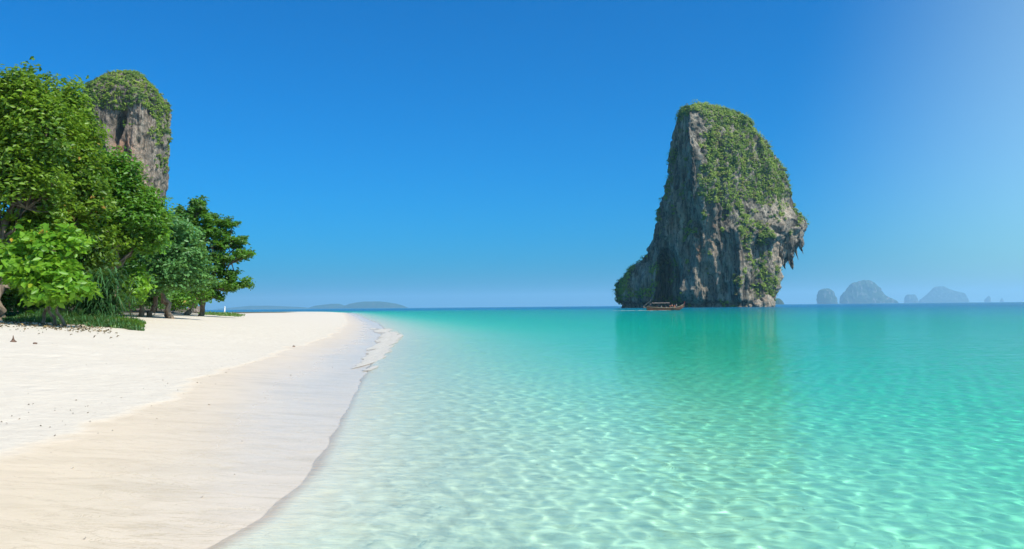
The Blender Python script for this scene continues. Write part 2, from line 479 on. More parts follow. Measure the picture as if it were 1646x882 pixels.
# ------------------------------------------------------------------ rocks
def ring_rock(keys, npts, nz, scale, u0, v0, seed, flute, cap=True):
    """keys: list of (v, [(u, w), ...]) from bottom to top, in photograph pixels; returns grid X, Y, Z (nz, npts) in metres about the base"""
    keys = sorted(keys, key=lambda k: -k[0])
    vs = np.array([k[0] for k in keys], float)
    P = np.array([k[1] for k in keys], float)                       # (nk, m, 2)
    mcount = P.shape[1]
    vv = np.linspace(vs[0], vs[-1], nz)
    # interpolate control rings over height (monotone linear, lightly smoothed)
    C = np.stack([np.stack([np.interp(-vv, -vs, P[:, j, c]) for j in range(mcount)], 1) for c in (0, 1)], -1)   # (nz, m, 2)
    k = np.array([0.1, 0.2, 0.4, 0.2, 0.1])
    pad = np.concatenate([C[:1]] * 2 + [C] + [C[-1:]] * 2, 0)
    C = sum(k[i] * pad[i:i + nz] for i in range(5))
    # periodic Catmull-Rom around
    t = np.linspace(0, mcount, npts, endpoint=False)
    i = np.floor(t).astype(int); f = (t - i)[None, :, None]
    p0, p1, p2, p3 = [C[:, (i + o) % mcount] for o in (-1, 0, 1, 2)]
    ten = 0.35
    m1, m2 = (p2 - p0) * ten, (p3 - p1) * ten
    Q = (2 * f**3 - 3 * f**2 + 1) * p1 + (f**3 - 2 * f**2 + f) * m1 + (-2 * f**3 + 3 * f**2) * p2 + (f**3 - f**2) * m2
    Xg = (Q[..., 0] - u0) * scale
    Yg = Q[..., 1] * scale
    Zg = np.repeat(((v0 - vv) * scale)[:, None], npts, 1)
    # outward normals in plan
    tx = np.roll(Xg, -1, 1) - np.roll(Xg, 1, 1); ty = np.roll(Yg, -1, 1) - np.roll(Yg, 1, 1)
    ln = np.hypot(tx, ty) + 1e-6
    nx, ny = ty / ln, -tx / ln
    d = flute(Xg, Yg, Zg)
    return Xg + nx * d, Yg + ny * d, Zg, nx, ny, vv, Q

def ring_mesh(name, Xg, Yg, Zg):
    nz, n = Xg.shape
    idx = np.arange(nz * n).reshape(nz, n)
    a, b = idx[:-1], np.roll(idx, -1, 1)[:-1]
    c, d = np.roll(idx, -1, 1)[1:], idx[1:]
    F = np.stack([a, b, c, d], -1).reshape(-1, 4)
    V = np.stack([Xg, Yg, Zg], -1).reshape(-1, 3)
    top = np.array([[Xg[-1].mean(), Yg[-1].mean(), Zg[-1].mean() + 0.3]])
    V = np.concatenate([V, top])
    ti = len(V) - 1
    capf = np.stack([idx[-1], np.roll(idx[-1], -1), np.full(n, ti), np.full(n, ti)], 1)
    tri = capf[:, :3]
    me = bpy.data.meshes.new(name)
    me.from_pydata(V.tolist(), [], F.tolist() + tri.tolist())
    me.polygons.foreach_set('use_smooth', np.ones(len(me.polygons), bool))
    me.update()
    return me

def clump_cloud(centres, normals, radii, per, leaf, seed, squash=0.75):
    """small folded leaf quads spread through clumps; returns verts, faces, tone"""
    g = np.random.default_rng(seed)
    n = len(centres) * per
    c = np.repeat(centres, per, 0); nn = np.repeat(normals, per, 0); r = np.repeat(radii, per)
    d = g.normal(size=(n, 3)); d /= np.linalg.norm(d, axis=1)[:, None]
    d = d + 0.35 * nn
    rad = r * g.uniform(0.35, 1.0, n) ** 0.6
    p = c + d * rad[:, None] * np.array([1, 1, squash])
    nrm = d + 0.5 * np.array([0, 0, 1]) + 0.6 * nn + 0.45 * g.normal(size=(n, 3))
    return leaf_quads(p, nrm, leaf * g.uniform(0.6, 1.3, n), g, np.clip(np.repeat(g.uniform(0, 1, len(centres)) * 0.6 + 0.9 * noise3(centres[:, 0] / 8, centres[:, 1] / 8, centres[:, 2] / 8, 9), per) + g.uniform(0, 0.4, n), 0, 0.93 + 0.07 * g.random(n)), wide=0.8)

def leaf_quads(p, nrm, size, g, tone, wide=0.5, axis=None, fold=0.18):
    n = len(p)
    nrm = nrm / (np.linalg.norm(nrm, axis=1)[:, None] + 1e-9)
    if axis is None:
        axis = g.normal(size=(n, 3))
    axis = axis - nrm * (axis * nrm).sum(1)[:, None]
    axis /= (np.linalg.norm(axis, axis=1)[:, None] + 1e-9)
    side = np.cross(nrm, axis)
    s = size[:, None]
    base = p - axis * s * 0.5
    tip = p + axis * s * 0.5 - nrm * s * 0.12
    lf = p + side * s * wide * 0.5 + nrm * s * fold + axis * s * 0.06
    rt = p - side * s * wide * 0.5 + nrm * s * fold + axis * s * 0.06
    V = np.stack([base, rt, tip, lf], 1).reshape(-1, 3)
    i = np.arange(n) * 4
    F = np.concatenate([np.stack([i, i + 1, i + 2], 1), np.stack([i, i + 2, i + 3], 1)])
    return V, F, np.repeat(tone, 4)

def gauss(u, v, cu, cv, su, sv):
    return np.exp(-((u - cu) / su) ** 2 - ((v - cv) / sv) ** 2)

# --- the big limestone stack standing in the sea
D_STACK = 550.0
SC = (360.0 / 882.0) * D_STACK / F_PX
BK = [(230, 150), (390, 190), (260, 150)]
def kf(v, front, back):
    return (v, front + back)
stack_keys = [
    kf(905, [(70, 60), (140, -20), (210, -60), (262, 170), (318, -110), (390, -150), (520, -195), (630, -130), (706, 10)], [(650, 150), (400, 220), (235, 170)]),
    kf(840, [(68, 60), (140, -20), (210, -60), (262, 170), (318, -110), (390, -150), (520, -195), (630, -130), (706, 10)], [(650, 150), (400, 220), (235, 170)]),
    kf(790, [(58, 60), (135, -12), (222, -52), (264, 170), (314, -105), (388, -142), (520, -185), (630, -125), (706, 10)], [(650, 150), (400, 220), (230, 170)]),
    kf(750, [(68, 60), (137, -10), (225, -50), (266, 165), (312, -105), (385, -140), (520, -180), (630, -120), (706, 10)], [(650, 150), (400, 220), (235, 170)]),
    kf(715, [(102, 60), (158, -4), (228, -45), (266, 155), (309, -102), (383, -138), (518, -178), (630, -120), (706, 10)], [(650, 150), (400, 220), (240, 170)]),
    kf(680, [(136, 62), (180, 0), (230, -40), (266, 130), (305, -100), (380, -136), (515, -176), (632, -118), (706, 12)], [(650, 150), (400, 215), (250, 170)]),
    kf(640, [(178, 66), (206, 8), (236, -35), (266, 90), (302, -96), (378, -135), (510, -175), (636, -116), (708, 12)], [(650, 150), (400, 215), (240, 170)]),
    kf(600, [(208, 70), (225, 18), (246, -30), (272, 45), (300, -92), (374, -136), (500, -176), (642, -112), (712, 14)], [(660, 150), (410, 215), (270, 170)]),
    kf(572, [(226, 70), (240, 20), (254, -30), (274, -20), (300, -92), (366, -140), (492, -178), (660, -146), (720, -4)], [(668, 150), (420, 215), (285, 165)]),
    kf(556, [(232, 70), (245, 20), (258, -32), (278, -38), (300, -94), (362, -150), (488, -178), (672, -105), (798, 10)], [(710, 150), (430, 215), (290, 165)]),
    kf(500, [(238, 70), (250, 20), (264, -34), (282, -54), (304, -100), (350, -175), (484, -150), (672, -70), (806, 20)], [(715, 150), (435, 210), (295, 160)]),
    kf(430, [(252, 70), (263, 20), (275, -36), (290, -72), (311, -114), (344, -195), (480, -120), (655, -30), (784, 50)], [(700, 145), (440, 200), (305, 150)]),
    kf(380, [(270, 70), (277, 20), (288, -38), (302, -82), (321, -126), (342, -205), (476, -118), (640, -28), (764, 55)], [(680, 140), (440, 190), (315, 145)]),
    kf(330, [(276, 70), (284, 20), (296, -40), (311, -90), (328, -138), (342, -205), (470, -116), (620, -28), (744, 58)], [(660, 135), (440, 180), (325, 140)]),
    kf(280, [(279, 65), (288, 18), (300, -38), (314, -86), (330, -134), (343, -195), (460, -112), (600, -25), (719, 60)], [(640, 130), (440, 170), (330, 130)]),
    kf(230, [(286, 60), (293, 16), (304, -36), (317, -80), (331, -128), (343, -185), (450, -108), (580, -22), (690, 60)], [(615, 125), (440, 160), (335, 125)]),
    kf(180, [(300, 55), (305, 14), (312, -30), (322, -70), (334, -112), (345, -165), (445, -96), (562, -18), (668, 58)], [(600, 115), (440, 145), (345, 110)]),
    kf(130, [(314, 48), (318, 12), (324, -24), (331, -60), (339, -95), (349, -142), (440, -84), (540, -14), (634, 50)], [(570, 100), (440, 125), (355, 95)]),
    kf(90, [(325, 40), (327, 10), (332, -20), (338, -50), (345, -80), (354, -104), (430, -86), (518, -48), (602, 18)], [(545, 85), (440, 105), (365, 80)]),
    kf(62, [(331, 28), (334, 6), (338, -16), (344, -36), (352, -58), (362, -74), (424, -62), (490, -34), (556, 14)], [(510, 60), (430, 75), (370, 55)]),
    kf(46, [(336, 16), (340, 2), (346, -12), (352, -24), (360, -38), (370, -48), (412, -40), (460, -22), (506, 8)], [(470, 36), (420, 44), (375, 32)]),
    kf(37, [(350, 6), (354, 0), (358, -6), (364, -12), (370, -18), (378, -24), (400, -20), (424, -10), (446, 4)], [(430, 18), (404, 22), (376, 14)]),
]
def stack_flute(x, y, z):
    h = sstep(0, 12, z) * 0.7 + 0.3
    top = 1 - sstep(112, 139, z) * 0.8
    r = 1 - 2 * np.abs(noise3(x / 13, y / 13, z / 75, 31))
    r2 = 1 - 2 * np.abs(noise3(x / 6.5 + 0.4 * noise3(x / 9, y / 9, z / 18, 5), y / 6.5, z / 40, 33))
    d = 5.0 * r + 2.6 * r2 + (4.5 - 2.0 * sstep(55, 75, z)) * fbm(x / 22, y / 22, z / 45, 3, 12) + 3.0 * fbm(x / 5.5, y / 5.5, z / 18, 4, 3) + 1.7 * fbm(x / 2.4, y / 2.4, z / 4.0, 3, 8)
    notch = -3.2 * np.exp(-((z - 1.2) / 2.0) ** 2)
    left = sstep(-22, -34, x) * sstep(70, 40, z)
    right = sstep(48, 54, x) * sstep(52, 42, z)
    up = sstep(2, -12, x) * sstep(40, 60, z)
    cave = np.exp(-((x + 20.7) / 6.5) ** 2) * sstep(44, 30, z) * sstep(-22, -14, y)
    upr = sstep(8, 22, x) * sstep(48, 62, z)
    d = d * (1 - 0.9 * cave) * (1 - 0.45 * upr) - 2.0 * cave - 6.6 * up + 3.2 * upr + 4.0 * sstep(8, 20, x) * np.exp(-((z - 112) / 20) ** 2)
    return (d * h * (1 - 0.5 * left - 0.4 * right) - 2.6 - 2.4 * left - 1.2 * right) * top + notch
Xg, Yg, Zg, nx, ny, vv, Q = ring_rock(stack_keys, 540, 270, SC, 385, 836, 1, stack_flute)
Zg = Zg + 1.2 * fbm(Xg / 6, Yg / 6, Zg / 6, 3, 77)
me = ring_mesh('limestone', Xg, Yg, Zg)
Uq = Q[..., 0]; Vq = np.repeat(vv[:, None], Uq.shape[1], 1); Wq = Q[..., 1]
front = (Wq < 30)
nzv = fbm(Xg / 9, Yg / 9, Zg / 30, 3, 55)
cream = (1.0 * gauss(Uq, Vq, 676, 690, 42, 150) + 0.8 * gauss(Uq, Vq, 712, 470, 55, 75) + 0.7 * gauss(Uq, Vq, 412, 600, 22, 110) + 0.35 * gauss(Uq, Vq, 390, 300, 70, 130)
         + 0.45 * gauss(Uq, Vq, 620, 210, 55, 60) + 0.8 * gauss(Uq, Vq, 600, 805, 50, 22) + 0.3 * gauss(Uq, Vq, 350, 700, 20, 110)) * front
cream = np.clip(cream * (0.95 + 1.0 * nzv), 0, 1)
orange = (0.9 * gauss(Uq, Vq, 366, 570, 14, 60) + 0.7 * gauss(Uq, Vq, 414, 570, 14, 60) + 0.5 * gauss(Uq, Vq, 290, 480, 12, 50) + 0.6 * gauss(Uq, Vq, 670, 800, 45, 14) + 0.5 * gauss(Uq, Vq, 495, 660, 14, 22) + 0.35 * gauss(Uq, Vq, 680, 620, 24, 60)) * front
orange = np.clip(orange * (1.0 + 1.6 * nzv), 0, 1)
attr(me, 'cream', np.append(cream.ravel(), 0))
attr(me, 'orange', np.append(orange.ravel(), 0))
base_x = (960 + 385 * 360 / 882 - W_PX / 2) * D_STACK / F_PX
stack = thing('rock_stack', 'huge grey limestone sea stack with green slopes and hanging stalactites on its right', 'rock', (base_x, D_STACK, 0))
link('limestone', me, ROCK, stack)

def scatter_on_grid(Xg, Yg, Zg, nx, ny, dens, count, seed):
    g = np.random.default_rng(seed)
    w = np.clip(dens, 0, None).ravel()
    # weight by cell area
    dx = np.hypot(np.roll(Xg, -1, 1) - Xg, np.roll(Yg, -1, 1) - Yg)
    dz = np.abs(np.gradient(Zg, axis=0)) + np.hypot(np.gradient(Xg, axis=0), np.gradient(Yg, axis=0))
    w = w * (dx * dz).ravel()
    i = g.choice(len(w), count, p=w / w.sum())
    p = np.stack([Xg.ravel()[i], Yg.ravel()[i], Zg.ravel()[i]], 1) + g.normal(0, 0.35, (count, 3))
    n = np.stack([nx.ravel()[i], ny.ravel()[i], np.full(count, 0.45)], 1)
    return p, n, g

vn = fbm(Xg / 11, Yg / 11, Zg / 13, 4, 101)
vn2 = fbm(Xg / 4, Yg / 4, Zg / 5, 3, 131)
veg = (1.5 * sstep(120, 60, Vq)
       + 1.15 * sstep(360, 430, Uq + (Vq - 250) * 0.12) * sstep(500, 380, Vq + 110 * vn2 + 0.12 * (Uq - 560)) * sstep(60, 110, Vq)
       + 0.9 * gauss(Uq, Vq, 380, 300, 26, 60) + 0.9 * gauss(Uq, Vq, 420, 420, 50, 30)
       + 1.0 * gauss(Uq, Vq, 535, 520, 34, 70) + 1.1 * gauss(Uq, Vq, 625, 560, 36, 40) + 1.25 * gauss(Uq, Vq, 608, 720, 34, 75) + 0.8 * gauss(Uq, Vq, 560, 640, 24, 40)
       + 0.8 * gauss(Uq, Vq, 325, 690, 12, 40) + 0.7 * gauss(Uq, Vq, 515, 740, 30, 26) + 1.0 * gauss(Uq, Vq, 800, 500, 22, 60) + 0.9 * gauss(Uq, Vq, 790, 440, 30, 50)
       + 1.3 * gauss(Uq, Vq, 708, 785, 10, 22) + 1.0 * gauss(Uq, Vq, 265, 800, 26, 14)
       + 1.6 * sstep(60, -30, np.abs(Wq - 60)) * sstep(560, 640, Vq) * sstep(240, 120, Uq) * 1.0
       + 0.9 * gauss(Uq, Vq, 95, 730, 45, 70) + 0.6 * gauss(Uq, Vq, 160, 790, 30, 20)
       + 0.55 * sstep(310, 290, Uq) * sstep(560, 420, Vq) * (Wq > -10))
veg = veg * sstep(826, 812, Vq)
dens = sstep(0.55, 0.80, veg * 0.92 + 1.1 * vn + 0.6 * vn2)
dens = np.where(Wq > 140, dens * 0.35, dens)
p, n, g = scatter_on_grid(Xg, Yg, Zg, nx, ny, dens, 6800, 21)
V, F, T = clump_cloud(p, n, np.clip(g.lognormal(-0.08, 0.62, len(p)), 0.3, 3.2), 26, 0.85, 22)
me = mesh_from('vegetation', V, F)
attr(me, 'tone', T)
link('vegetation', me, LEAF_CLIFF, stack, kind='stuff')

def drip_mesh(name, length, r0, seed, bend=0.15):
    n, k = 16, 14
    g = np.random.default_rng(seed)
    t = np.linspace(0, 1, n)[:, None]
    a = np.linspace(0, 2 * np.pi, k, endpoint=False)[None, :]
    rad = r0 * (1 - t ** 1.6) ** 0.8 * (1 + 0.3 * np.sin(t * 9 + seed)) + 0.05
    ph = g.uniform(0, 6)
    rad = rad * (1 + 0.30 * np.sin(3 * a + ph) * (1 - t) + 0.18 * np.sin(5 * a + ph * 2 + t * 4))
    x = rad * np.cos(a) + bend * length * t * t * math.cos(ph)
    y = rad * np.sin(a) + bend * length * t * t * math.sin(ph)
    z = -length * t + 0 * a
    x = x + 0.55 * r0 * noise3(x / 1.5, y / 1.5, z / 2.2 + seed, 3) + 0.25 * r0 * noise3(x / 0.7, y / 0.7, z / 0.9 + seed, 4)
    y = y + 0.45 * r0 * noise3(x / 1.3, y / 1.3, z / 2.0 + seed, 6)
    return ring_mesh(name, x[::-1], y[::-1], z[::-1]) if False else ring_mesh(name, x[::-1], y[::-1], z[::-1])

drips = [(722, 560, 690, 20), (735, 555, 672, 16), (750, 552, 694, 17), (762, 556, 660, 12), (770, 540, 606, 16), (781, 530, 624, 18), (792, 525, 634, 15), (786, 600, 655, 4),
         (803, 520, 575, 14), (812, 510, 560, 10), (708, 570, 640, 14), (696, 560, 606, 12), (742, 560, 640, 18), (730, 600, 676, 10), (756, 590, 682, 8), (716, 566, 652, 9), (728, 580, 640, 7), (764, 556, 632, 8), (775, 545, 640, 7), (798, 530, 606, 8), (806, 535, 590, 6), (788, 545, 612, 9), (746, 570, 668, 9)]
gd = np.random.default_rng(5)
for i, (u, va, vb, r) in enumerate(drips):
    w = -6 + gd.uniform(-26, 18) - max(0, 740 - u) * 0.9
    me = drip_mesh('stalactite', (vb - va + 14) * SC, r * SC * 1.12, i + 3)
    attr(me, 'cream', np.full(len(me.vertices), 0.12 + 0.25 * gd.random()))
    attr(me, 'orange', np.zeros(len(me.vertices)))
    o = link('stalactite', me, ROCK, stack)
    o.location = ((u - 385) * SC, w * SC, (836 - va + 14) * SC)

def boulder_mesh(name, sx, sy, sz, seed, rough=0.35, sub=4):
    bm = bmesh.new()
    bmesh.ops.create_icosphere(bm, subdivisions=sub, radius=1.0)
    co = np.array([v.co[:] for v in bm.verts])
    d = 1 + rough * fbm(co[:, 0] * 1.3 + seed, co[:, 1] * 1.3, co[:, 2] * 1.3, 4, seed) + 0.12 * np.abs(noise3(co[:, 0] * 4, co[:, 1] * 4, co[:, 2] * 4 + seed, 5))
    co = co * d[:, None] * np.array([sx, sy, sz])
    for v, c in zip(bm.verts, co): v.co = c
    for f in bm.faces: f.smooth = True
    me = bpy.data.meshes.new(name)
    bm.to_mesh(me); bm.free()
    attr(me, 'cream', np.clip(0.5 + 0.5 * fbm(co[:, 0], co[:, 1], co[:, 2], 3, seed + 4), 0, 1))
    attr(me, 'orange', np.clip(0.1 + 0.5 * fbm(co[:, 0] / 2, co[:, 1] / 2, co[:, 2] / 2, 3, seed + 9), 0, 1))
    return me

for i, (u, w, sx, sz, lab) in enumerate([(600, -205, 5.2, 5.6, 'largest pale fallen boulder at the waterline under the sea stack'),
                                         (565, -212, 4.2, 3.4, 'low pale boulder beside the largest fallen boulder under the sea stack'),
                                         (537, -216, 1.5, 1.4, 'small round rock in the water left of the pale boulders below the sea stack')]):
    o = link('boulder', boulder_mesh('boulder', sx, sx * 0.8, sz, 40 + i), ROCK, None, label=lab, category='rock', group='fallen boulders at the foot of the sea stack')
    o.location = (base_x + (u - 385) * SC, D_STACK + w * SC, sz * 0.25)

# --- the cliff behind the trees on the left
D_CLIFF = 330.0
SL = D_CLIFF / F_PX
def oval(cx, hw, dep, sq=2.6):
    pts = []
    for k in range(12):
        a = math.pi + k * math.pi / 6
        c, s = math.cos(a), math.sin(a)
        pts.append((cx + hw * math.copysign(abs(c) ** (2 / sq), c), dep * math.copysign(abs(s) ** (2 / sq), s)))
    return pts
cliff_rows = [(510, 120, 250), (420, 112, 250), (330, 118, 254), (290, 124, 262), (262, 128, 267), (235, 130, 270), (205, 131, 271), (185, 132, 270), (165, 133, 267),
              (150, 141, 261), (136, 149, 251), (124, 161, 241), (114, 172, 232), (109, 183, 222), (106, 193, 212)]
cliff_keys = [(v, oval((a + b) / 2, (b - a) / 2, (b - a) * 0.42)) for v, a, b in cliff_rows]
def cliff_flute(x, y, z):
    d = 2.0 * (1 - 2 * np.abs(noise3(x / 9, y / 9, z / 50, 61))) + 2.2 * fbm(x / 12, y / 12, z / 40, 3, 62) + 1.6 * fbm(x / 3.6, y / 3.6, z / 14, 4, 63) + 0.7 * fbm(x / 1.4, y / 1.4, z / 2.2, 3, 64)
    fr = (y < 5)
    u = x / SL + 200; v = 498 - z / SL
    d = d - fr * 20.0 * gauss(u, v, 216 + (v - 205) * -0.25, 207, 5.5, 19) - fr * 1.5 * gauss(u, v, 248, 228, 3, 8) - fr * 5.0 * gauss(u, v, 226, 240, 4, 16) - fr * 3.0 * gauss(u, v, 234, 250, 3, 8)
    return d * (1 - 0.5 * sstep(85, 100, z)) - 2.4 * (1 - 0.75 * sstep(80, 96, z))
Xg, Yg, Zg, nx, ny, vv, Q = ring_rock(cliff_keys, 420, 240, SL, 200, 498, 2, cliff_flute)
me = ring_mesh('limestone', Xg, Yg, Zg)
Uq = Q[..., 0]; Vq = np.repeat(vv[:, None], Uq.shape[1], 1); Wq = Q[..., 1]
front = Wq < 5
nzv = fbm(Xg / 5, Yg / 5, Zg / 9, 3, 65)
cream = np.clip((0.9 * gauss(Uq, Vq, 243, 270, 22, 55) + 0.5 * gauss(Uq, Vq, 252, 195, 16, 20) + 0.25) * front * (0.9 + 1.2 * nzv), 0, 1)
orange = np.clip((1.0 * gauss(Uq, Vq, 215, 248, 9, 26) + 0.6 * gauss(Uq, Vq, 232, 262, 14, 40) + 0.3 * gauss(Uq, Vq, 245, 300, 12, 30)) * front * (1.0 + 1.4 * nzv), 0, 1)
attr(me, 'cream', np.append(cream.ravel(), 0)); attr(me, 'orange', np.append(orange.ravel(), 0))
cliff = thing('rock_tower', 'tall rounded limestone tower with a green cap behind the beach trees', 'rock', ((196 - W_PX / 2) * D_CLIFF / F_PX, D_CLIFF, 0))
link('limestone', me, ROCK_WARM, cliff)
vn = fbm(Xg / 7, Yg / 7, Zg / 7, 4, 66)
veg = 2.0 * sstep(178, 160, Vq - (np.abs(Uq - 200) < 40) * 4) + 0.55 * sstep(200, 170, Uq) * sstep(260, 200, Vq) + 0.3 * sstep(230, 180, Vq) + 0.9 * sstep(150, 135, Uq) + 0.75 * gauss(Uq, Vq, 268, 220, 5, 60)
dens = sstep(0.5, 0.8, veg + 0.8 * vn)
dens = np.where(Wq > 60, dens * 0.3, dens)
p, n, g = scatter_on_grid(Xg, Yg, Zg, nx, ny, dens, 5200, 23)
V, F, T = clump_cloud(p, n, np.clip(g.lognormal(-0.45, 0.4, len(p)), 0.3, 1.5), 20, 0.58, 24)
me = mesh_from('vegetation', V, F)
attr(me, 'tone', T)
link('vegetation', me, LEAF_CLIFF, cliff, kind='stuff')

# ------------------------------------------------------------------ islands far off
def island(name, label, D, rows, dep, mat, seed, group, rough=0.05):
    """rows: (y, x_left, x_right) in photograph pixels from the waterline up"""
    D = D * 1.9
    sc = D / F_PX
    cx = (rows[0][1] + rows[0][2]) / 2
    hor = 492.9 - 0.00987 * (cx - W_PX / 2)
    keys = [(y, oval((a + b) / 2, max((b - a) / 2, 0.3), max(dep * (b - a) / 2, 0.2), 2.2)) for y, a, b in rows]
    ht = (hor - min(r[0] for r in rows)) * sc
    wd = (rows[0][2] - rows[0][1]) * sc
    q = min(ht, wd)
    def fl(x, y, z):
        return q * rough * (fbm(x / q * 4, y / q * 4, z / q * 2.2, 4, seed) + 0.5 * fbm(x / q * 11, y / q * 11, z / q * 7, 3, seed + 1))
    Xg, Yg, Zg, *_ = ring_rock(keys, 120, 60, sc, cx, hor, seed, fl)
    Zg = Zg + q * rough * 0.6 * fbm(Xg / q * 5, Yg / q * 5, Zg / q, 3, seed + 2) * sstep(0, 0.3 * ht, Zg)
    me = ring_mesh(name, Xg, Yg, Zg)
    o = link(name, me, mat, None, label=label, category='island', group=group)
    o.location = ((cx - W_PX / 2) * sc, D, 0)
    return o

def island_material(name, green, rock, thr):
    m = NT(name)
    g = m.n('TexCoord').outputs['Object']
    n1 = m.noise(m.n('Mapping', ins={'Vector': g, 'Scale': (0.03, 0.03, 0.012)}).outputs[0], 1.0, 6, 0.6)
    c = m.mix(m.maprange(n1, thr - 0.06, thr + 0.06), green, rock)
    return m.surface(m.principled(Base_Color=c, Roughness=0.95, Specular_IOR_Level=0.1, Normal=m.bump(n1, 0.8, 25.0)))
KARST = island_material('far_karst', (0.035, 0.07, 0.03), (0.22, 0.21, 0.20), 0.60)
WOODED = island_material('far_woodland', (0.03, 0.065, 0.028), (0.09, 0.10, 0.05), 0.6)
KG = 'karst islands on the right horizon'
island('island', 'small squat karst island with a pale face, first to the right of the sea stack', 5200, [(492, 1313, 1345), (482, 1312.5, 1344), (474, 1313, 1341), (467, 1316, 1338), (464.5, 1320, 1334), (463.5, 1324, 1330)], 0.6, KARST, 201, KG)
island('island', 'largest karst island on the horizon with a humped top and low right tail', 5600, [(492, 1349, 1446), (484, 1350, 1441), (478, 1351, 1428), (473, 1353, 1420), (468, 1357, 1417), (462, 1361, 1415), (456, 1366, 1408), (452, 1378, 1402), (450, 1388, 1397)], 0.35, KARST, 202, KG)
island('island', 'tiny flat topped island in the gap between the two larger karst islands', 7600, [(492, 1452, 1475), (480, 1453, 1474), (475, 1455, 1472), (473, 1458, 1470)], 0.5, KARST, 203, KG)
island('island', 'wide peaked island, palest of the large ones toward the right edge', 8200, [(492, 1474, 1558), (483, 1477, 1556), (477, 1484, 1553), (471, 1491, 1550), (467, 1496, 1532), (463, 1499, 1524), (460, 1505, 1515)], 0.35, KARST, 204, KG)
island('island', 'thin needle islet right of the wide peaked island', 8600, [(492, 1580, 1593), (481, 1582, 1591), (477, 1586, 1590.5), (475, 1588, 1590)], 0.6, KARST, 205, KG)
island('island', 'faintest speck of an islet farthest right on the horizon', 9000, [(492, 1605, 1613), (482, 1607, 1612), (479, 1609, 1610)], 0.6, KARST, 206, KG)
island('island', 'dark islet just peeping out at the right foot of the sea stack', 2600, [(494, 1236, 1263), (487, 1238, 1259), (483, 1241, 1257), (479, 1245, 1252)], 0.6, WOODED, 207, 'low wooded islands')
LG = 'low wooded islands'
island('island', 'long smooth wooded island with the highest dome on the left horizon', 6200, [(499, 540, 660), (494, 545, 654), (491, 552, 647), (488, 560, 636), (485.5, 572, 622), (484.3, 585, 610)], 0.3, WOODED, 208, LG, 0.03)
island('island', 'lower wooded hump joined to the left end of the domed island', 6500, [(499, 490, 566), (494, 496, 560), (491, 505, 554), (489, 522, 548), (488, 532, 544)], 0.3, WOODED, 209, LG, 0.03)
island('island', 'faint flat ridge of land above the far end of the beach', 7000, [(500, 330, 520), (496, 345, 505), (493.5, 372, 480), (492, 390, 455), (491, 402, 430)], 0.3, WOODED, 210, LG, 0.03)

# ------------------------------------------------------------------ trees
def tubes(paths, sides=6):
    """paths: list of (points (n,3), radii (n,)); returns verts, faces of joined tapered tubes"""
    VV, FF, off = [], [], 0
    ang = np.linspace(0, 2 * np.pi, sides, endpoint=False)
    for pts, rad in paths:
        pts = np.asarray(pts, float); rad = np.asarray(rad, float)
        t = np.gradient(pts, axis=0)
        t /= np.linalg.norm(t, axis=1)[:, None] + 1e-9
        ref = np.where(np.abs(t[:, 2:3]) > 0.9, np.array([[1.0, 0, 0]]), np.array([[0, 0, 1.0]]))
        a = np.cross(t, ref); a /= np.linalg.norm(a, axis=1)[:, None] + 1e-9
        b = np.cross(t, a)
        ring = pts[:, None, :] + rad[:, None, None] * (np.cos(ang)[None, :, None] * a[:, None, :] + np.sin(ang)[None, :, None] * b[:, None, :])
        n = len(pts)
        idx = off + np.arange(n * sides).reshape(n, sides)
        VV.append(ring.reshape(-1, 3))
        FF.append(np.stack([idx[:-1], np.roll(idx, -1, 1)[:-1], np.roll(idx, -1, 1)[1:], idx[1:]], -1).reshape(-1, 4)[:, ::-1])
        off += n * sides
    return np.concatenate(VV), np.concatenate(FF)

def wiggle(p0, p1, r0, r1, g, n=7, sag=0.0, amp=0.06):
    t = np.linspace(0, 1, n)
    p = p0[None, :] * (1 - t)[:, None] + p1[None, :] * t[:, None]
    L = np.linalg.norm(p1 - p0)
    w = g.normal(0, amp * L, (n, 3)); w[0] = 0; w[-1] = 0
    p = p + w * np.sin(np.pi * t)[:, None]
    p[:, 2] += sag * L * np.sin(np.pi * t)
    return p, r0 + (r1 - r0) * t

def rosettes(centres, dirs, g, count, length, tone, wide=0.5, spread=0.22, lift=0.5):
    """whorls of leaves round twig tips"""
    n = len(centres) * count
    c = np.repeat(centres, count, 0); d = np.repeat(dirs, count, 0)
    a = g.uniform(0, 2 * np.pi, n)
    out = np.stack([np.cos(a), np.sin(a), g.normal(0.05, 0.35, n)], 1) + 0.35 * d
    out /= np.linalg.norm(out, axis=1)[:, None]
    s = length * g.uniform(0.45, 1.35, n)
    p = c + out * (s * 0.55)[:, None] + g.normal(0, spread, (n, 3)) * np.array([1, 1, 0.7])
    nrm = np.array([0, 0, 1.0]) * lift + 0.55 * d + 0.45 * g.normal(size=(n, 3))
    return leaf_quads(p, nrm, s, g, np.clip(np.repeat(tone, count) * 0.6 + g.uniform(0, 0.4, n), 0, 1), wide=wide, axis=out, fold=0.10)

